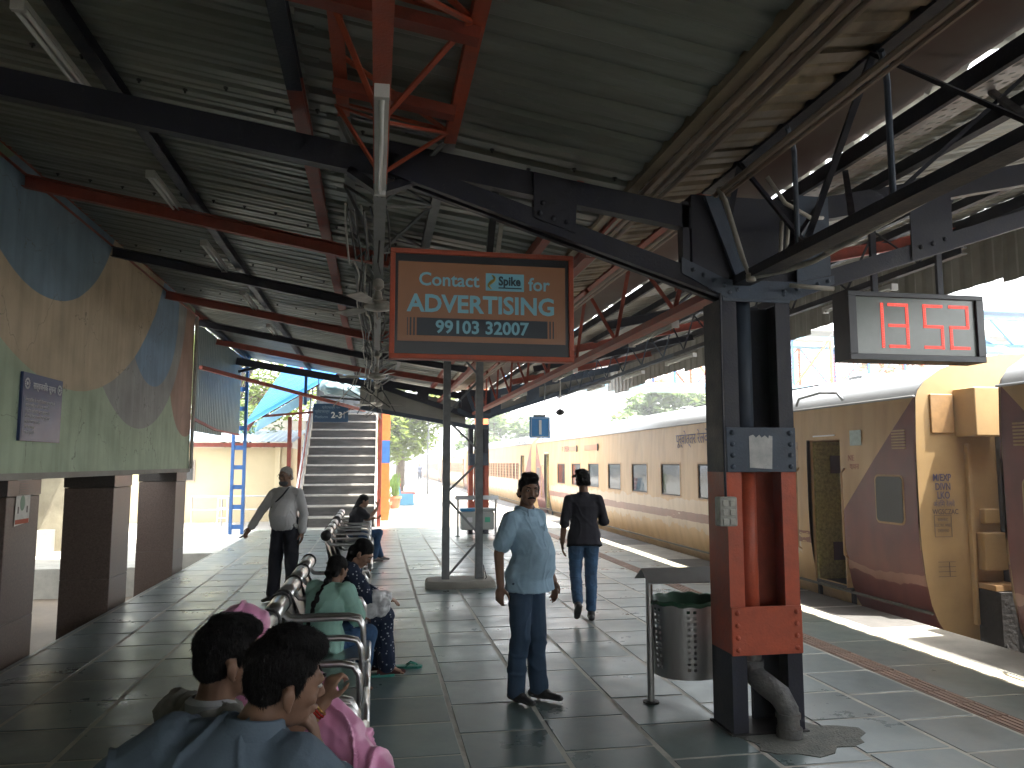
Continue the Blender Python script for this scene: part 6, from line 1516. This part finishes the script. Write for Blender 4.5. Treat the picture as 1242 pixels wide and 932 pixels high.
def girl_mint():
    rg = Rig((-.36, 5.86, 0), (.60, .80), 1.46, dict(pel=(0, 0, .56), waist=(0, .0, .69), chest=(0, .07, .86), neck=(0, .13, .99), head=(-.01, .20, 1.105), shR=(.17, .10, .95), shL=(-.17, .10, .95), elR=(.22, .19, .72), wrR=(.08, .40, .66), elL=(-.21, .22, .74), wrL=(-.05, .42, .66),
                     knR=(.14, .46, .54), anR=(.10, .42, .10), knL=(-.10, .44, .54), anL=(-.06, .42, .10)), True)
    T = person_thing(rg, 'girl in a mint green top with a long black braid, seated with her back turned')
    fr = headframe(rg, (.65, .75, -.35)); mint = cloth('mint_green_cloth', (.30, .52, .45), .06)
    seated(rg, T, fr, skin1, mint, denim, .008, dict(R=(rg.F, (0, 0, -1), .5), L=(rg.F, (0, 0, -1), .5)), 'mint_top', 'jeans', .95, .09, .01, seed=11, inf=.022)
    f, r, u = fr; c = rg.J['head']; g = G(); hair_cap(g, rg, fr, 1.03, -.01); finish(T, g, 'hair', hair_m, .008, 2, shortdisp(.002))
    back = -rg.F; pts = [c + back * .085 - V((0, 0, .03)), rg.J['neck'] + back * .085, rg.J['chest'] + back * .135 + V((0, 0, .03)), rg.J['waist'] + back * .15 + V((0, 0, .02))]
    g = G(); 
    for i in range(12):
        t = i / 11 * (len(pts) - 1); j = min(int(t), len(pts) - 2); p = pts[j].lerp(pts[j + 1], t - j); g.ell(p + rg.R * (.006 if i % 2 else -.006), (.026 - i * .0009, .024 - i * .0008, .030))
    finish(T, g, 'braid', hair_m, .006, 1)
girl_mint()
def woman_navy():
    rg = Rig((-.34, 6.66, 0), (.97, .10), 1.56, dict(pel=(0, 0, .56), waist=(0, .03, .70), chest=(0, .12, .87), neck=(.02, .21, .99), head=(.03, .27, 1.085), shR=(.175, .16, .95), shL=(-.175, .14, .95), elR=(.20, .30, .72), wrR=(.04, .46, .66), elL=(-.2, .3, .72), wrL=(-.03, .46, .66),
                     knR=(.10, .47, .54), anR=(.09, .50, .085), knL=(-.10, .46, .54), anL=(-.1, .44, .085)), True)
    T = person_thing(rg, 'woman in white-dotted navy clothes bending over her lap beside the girl in mint')
    fr = headframe(rg, (.80, -.22, -.62))
    m = cloth('dotted_navy_cloth', (.016, .026, .055), .1); t = m.node_tree; b = t.nodes['Principled BSDF']
    tc = t.nodes.new('ShaderNodeTexCoord'); vo = t.nodes.new('ShaderNodeTexVoronoi'); vo.inputs['Scale'].default_value = 32; lt = t.nodes.new('ShaderNodeMath'); lt.operation = 'LESS_THAN'; lt.inputs[1].default_value = .22
    mx = t.nodes.new('ShaderNodeMix'); mx.data_type = 'RGBA'; mx.inputs[6].default_value = (.016, .026, .055, 1); mx.inputs[7].default_value = (.5, .52, .55, 1)
    t.links.new(tc.outputs['Object'], vo.inputs['Vector']); t.links.new(vo.outputs['Distance'], lt.inputs[0]); t.links.new(lt.outputs[0], mx.inputs[0]); t.links.new(mx.outputs[2], b.inputs['Base Color'])
    seated(rg, T, fr, skin2, m, m, .008, dict(R=(rg.F, (0, 0, -1), .6), L=(rg.F, (0, 0, -1), .6)), 'kurta', 'trousers', 1.5, .10, 0, seed=13, legr=(.09, .074, .070))
    f, r, u = fr; g = G(); hair_cap(g, rg, fr, 1.04, -.02); c = rg.J['head']; g.cap(c - f * .07 - u * .02, rg.J['neck'] - rg.F * .08 - V((0, 0, .08)), .055, .03); finish(T, g, 'hair', hair_m, .008, 2, shortdisp(.002))
    g = G(); shoe(g, rg, 'R', rg.F - rg.R * .1, .24, .04); shoe(g, rg, 'L', rg.F, .24, .04); finish(T, g, 'shoes', cloth('maroon_shoe', (.07, .025, .025)), .008, 2)
    g = G(); rr_ = random.Random(4); c = V((.02, 6.55, .60))
    for k in range(9): g.ell(c + V((rr_.uniform(-.06, .08), rr_.uniform(-.05, .05), rr_.uniform(-.07, .07))), (rr_.uniform(.04, .08), rr_.uniform(.04, .07), rr_.uniform(.04, .08)))
    me = remesh(g, 'polythene_bag', mat('white_polythene', (.62, .63, .65), .35, var=.1, vscale=20), .010, 1, lambda p, n: .016 * noise.noise(p * 22) + .008 * noise.noise(p * 50), (.02, 6.55, .52)); tag(link('polythene_bag', me, None, (.02, 6.55, .52)), 'crumpled white polythene bag on the lap of the woman in navy', 'bag')
woman_navy()
def woman_far():
    rg = Rig((-.36, 14.1, 0), (.95, .2), 1.58, dict(pel=(0, 0, .56), chest=(0, .06, .88), neck=(0, .12, 1.03), head=(0, .19, 1.15), shR=(.175, .08, .99), shL=(-.175, .08, .99), elR=(.19, .26, .84), wrR=(.10, .42, 1.0), elL=(-.2, .24, .78), wrL=(-.04, .40, .82), knR=(.10, .48, .56), anR=(.09, .40, .085), anL=(-.08, .56, .085)), True)
    T = person_thing(rg, 'distant seated woman in a black top and jeans looking at her phone')
    fr = headframe(rg, (.9, .1, -.3)); bt = cloth('black_top_cloth', (.020, .020, .026))
    seated(rg, T, fr, skin2, bt, denim, .011, dict(R=((.3, 0, 1), (-1, 0, 0), .9), L=(rg.F, (0, 0, 1), .8)), 'black_top', 'jeans', .7, .06, 0, seed=15, legr=(.085, .06, .046))
    g = G(); hair_cap(g, rg, fr, 1.04, -.02); c = rg.J['head']; f, r, u = fr; g.cap(c - f * .07 - u * .02, rg.J['chest'] - rg.F * .10, .055, .03); finish(T, g, 'hair', hair_m, .010, 2, shortdisp(.002))
    p = rg.J['wrR'] + V((.02, 0, .09)); g = G(); g.bar(p - V((0, 0, .05)), p + V((.03, 0, .09)), .07, .010); single(g, 'mobile_phone', SH, tuple(p), 'phone held up by the distant woman in black', 'phone')
    g = G(); shoe(g, rg, 'R', rg.F, .24, .04); shoe(g, rg, 'L', rg.F, .24, .04); finish(T, g, 'sandals', cloth('grey_sandal', (.16, .15, .15)), .010, 2)
woman_far()
# ---- woman wrapped in a pink satin scarf
def woman_pink():
    rg = Rig((-.48, 3.34, 0), (.97, -.18), 1.56, dict(pel=(0, .02, .55), waist=(0, .04, .70), chest=(0, .03, .87), neck=(0, .0, 1.02), head=(-.02, -.03, 1.13), shR=(.18, .05, .97), shL=(-.18, .02, .97), elR=(.26, .20, .77), wrR=(.20, .38, .93), elL=(-.21, .22, .72), wrL=(-.03, .36, .68), knR=(.12, .47, .55), knL=(-.11, .46, .55), anR=(.12, .46, .085), anL=(-.1, .46, .085)), True)
    T = person_thing(rg, 'woman with a shiny pink scarf over her head and red bangles on her wrist')
    fr = headframe(rg, (.93, .30, -.22)); pk = mat('pink_satin', (.66, .27, .46), .36, var=.1, vscale=5, spec=.6, bump=.08, bscale=12)
    pk.node_tree.nodes['Principled BSDF'].inputs['Sheen Weight'].default_value = .3
    seated(rg, T, fr, skin2, pk, pk, .0075, dict(R=(rg.d((-.15, .30, 1)), rg.d((-.9, .5, 0)), 1.5), L=(rg.F, (0, 0, -1), .6)), 'pink_kurta', 'pink_skirt', .9, .08, .02, seed=21, wr=.009, legr=(.105, .10, .11), inf=.026)
    f, r, u = fr; c = rg.J['head']; M = Matrix((r, f, u)).transposed()
    g = G(); hair_cap(g, rg, fr, 1.0); finish(T, g, 'hair', hair_m, .008, 2)
    g = G(); g.ell(c - f * .034 + u * .040, (.094, .100, .098), M, 20, 14); g.cap(c - f * .05 - u * .02, rg.J['neck'] - rg.F * .06, .085, .10); g.cap(rg.J['neck'] - rg.F * .03, rg.J['shR'] + V((0, 0, .0)), .09, .075); g.cap(rg.J['neck'] - rg.F * .03, rg.J['shL'], .09, .075)
    g.cap(rg.J['shR'], rg.J['chest'] + rg.R * .12 + rg.F * .10, .075, .08); g.cap(rg.J['chest'] + rg.R * .12 + rg.F * .10, rg.J['waist'] + rg.R * .1 + rg.F * .2, .08, .09)
    finish(T, g, 'head_scarf', pk, .0075, 2, wrinkle(.017, 10, 23, (1, .6, .4)))
    # folds on the knees
    g = G(); kn = rg.J['knR']; g.cap(rg.J['hipR'] + V((0, 0, .03)), kn + V((-.02, 0, .02)), .12, .095); g.cap(kn + V((.0, 0, .02)), kn + V((.02, -.04, -.22)), .10, .10); g.cap(kn, rg.J['knL'], .09, .09); g.cap(V((-.30, 3.26, .86)), V((-.10, 3.14, .68)), .10, .11); g.cap(V((-.10, 3.14, .66)), V((.02, 3.00, .50)), .11, .12)
    finish(T, g, 'scarf_end', pk, .0075, 2, wrinkle(.026, 9, 27, (1.3, .5, .45)))
    w_ = rg.J['wrR']; e = rg.J['elR']; d = (w_ - e).normalized(); bm_ = mat('red_bangles', (.45, .03, .02), .2, var=.1); bg_ = mat('gold_bangle', (.5, .33, .10), .3, .8)
    x = d.cross(V((0, 0, 1))).normalized(); y = d.cross(x)
    for i in range(7):
        cc = w_ - d * (.030 + i * .011); R0 = .038 + .002 * math.sin(i * 2)
        g = G(); g.tube([cc + x * R0 * math.cos(t) + y * R0 * math.sin(t) for t in [2 * math.pi * q / 18 for q in range(19)]], .0042, 6); g.build('bangle', bm_ if i % 3 else bg_, T, smooth=True)
woman_pink()
def sleeve_wr(seed): return wrinkle(.007, 9, seed)
def man_front():
    rg = Rig((-.36, 2.02, 0), (.50, .87), 1.68, dict(pel=(0, -.02, .54), waist=(0.01, .0, .76), chest=(.02, .02, .985), neck=(.06, .05, 1.125), head=(.10, .12, 1.21), shR=(.19, .06, 1.05), shL=(-.135, .0, 1.075), elL=(-.32, .0, .96), wrL=(-.38, .34, .88), elR=(.27, .24, .83), wrR=(.15, .20, 1.01)), True)
    T = person_thing(rg, 'man in a grey-blue shirt in the foreground resting his chin on his hand')
    fr = headframe(rg, (.95, .36, -.16), .12)
    seated(rg, T, fr, skin1, cloth('grey_blue_shirt_cloth', (.10, .135, .175), .10), denim, .0065, dict(R=(rg.d((-.12, -.10, 1)), rg.d((-1, -.5, 0)), .85), L=(rg.F, (0, 0, -1), .4)), 'shirt', 'trousers', 1.15, .08, .01, seed=31, wr=.011, sl_r=(.060, .054, .048), inf=.016)
    g = G(); hair_cap(g, rg, fr, 1.0, .0, .014, -.012); h_ = finish(T, g, 'hair', hair_m, .0055, 1, shortdisp(.002, 90)); strands(fr, T, h_, 6500, .012, 3, .0006)
    ring_collar(rg, T, MATS['grey_blue_shirt_cloth'], .066, .04)
man_front()
def man_behind():
    rg = Rig((-.485, 2.46, 0), (.80, .60), 1.66, dict(pel=(0, -.0, .54), waist=(0, .02, .70), chest=(0, .02, .92), neck=(0, .03, 1.08), head=(.01, .07, 1.185), shR=(.18, .05, 1.0), shL=(-.195, .01, 1.005), elL=(-.28, .12, .82), elR=(.2, .2, .74)), True)
    T = person_thing(rg, 'second foreground man in a beige-grey shirt, his black-haired head left of the first')
    fr = headframe(rg, (.93, .42, -.10))
    seated(rg, T, fr, skin1, cloth('beige_grey_shirt_cloth', (.17, .165, .15), .16, 40), denim, .0065, dict(R=(rg.F, (0, 0, -1), .5), L=(rg.F, (0, 0, -1), .5)), 'shirt', 'trousers', .85, .08, .01, seed=41, wr=.008, sl_r=(.058, .052, .046), inf=.011)
    g = G(); hair_cap(g, rg, fr, 1.0, -.008, .006, -.022); h_ = finish(T, g, 'hair', hair_m, .0055, 1, shortdisp(.002, 90)); strands(fr, T, h_, 6500, .011, 5, .0006)
    ring_collar(rg, T, mat('pale_collar', (.30, .31, .32), .85), .058, .014, tip=False)
man_behind()
# ---- tiny figure far along the platform
def man_far():
    rg = Rig((4.1, 72, 0), (-.2, -1), 1.7, dict(anR=(.10, .15, .085), anL=(-.10, -.12, .085)))
    T = person_thing(rg, 'tiny dark figure walking far along the sunny platform')
    g = G(); torso(g, rg); head(g, rg, headframe(rg, (0, -1, 0)))
    for s_ in 'RL': arm(g, rg, s_, 0, 2); leg(g, rg, s_); hand(g, rg, s_, (0, 0, -1), rg.R, .4)
    finish(T, g, 'body', skin1, .02, 2); g = G(); torso(g, rg, .02, hem=.05); finish(T, g, 'shirt', cloth('dark_far_shirt', (.05, .06, .09)), .025, 1)
    g = G()
    for s_ in 'RL': leg(g, rg, s_, .02)
    finish(T, g, 'trousers', MATS['black_trouser_cloth'], .025, 1)
man_far()

g = G(); g.cap((-1.30, 20.95, 3.78), (-.45, 21.0, 3.62), .19, .15); g.box(-1.35, -1.0, 20.85, 21.1, 3.6, 3.98); g.box(-.9, -.4, 20.85, 21.1, 3.6, 3.80)
finish(WRAP, g, 'plastic_wrap', mat('milky_plastic_sheet', (.16, .30, .36), .4, col2=(.36, .45, .47), vscale=3), .03, 1, lambda p, n: .05 * noise.noise(p * 7))

# ================================================================ HAZE
hm = bpy.data.materials.new('summer_haze'); hm.use_nodes = True; t = hm.node_tree
for n in list(t.nodes):
    if n.type == 'BSDF_PRINCIPLED': t.nodes.remove(n)
pv = t.nodes.new('ShaderNodeVolumePrincipled'); pv.inputs['Density'].default_value = HAZE; pv.inputs['Color'].default_value = (.95, .96, 1, 1); pv.inputs['Anisotropy'].default_value = .3
t.links.new(pv.outputs[0], [n for n in t.nodes if n.type == 'OUTPUT_MATERIAL'][0].inputs['Volume'])
g = G(); g.box(-320, 360, -120, 480, -2.3, 16)
o = link('haze', g.mesh('haze', hm)); o['kind'] = 'stuff'
bpy.data.scenes.remove(TMP)
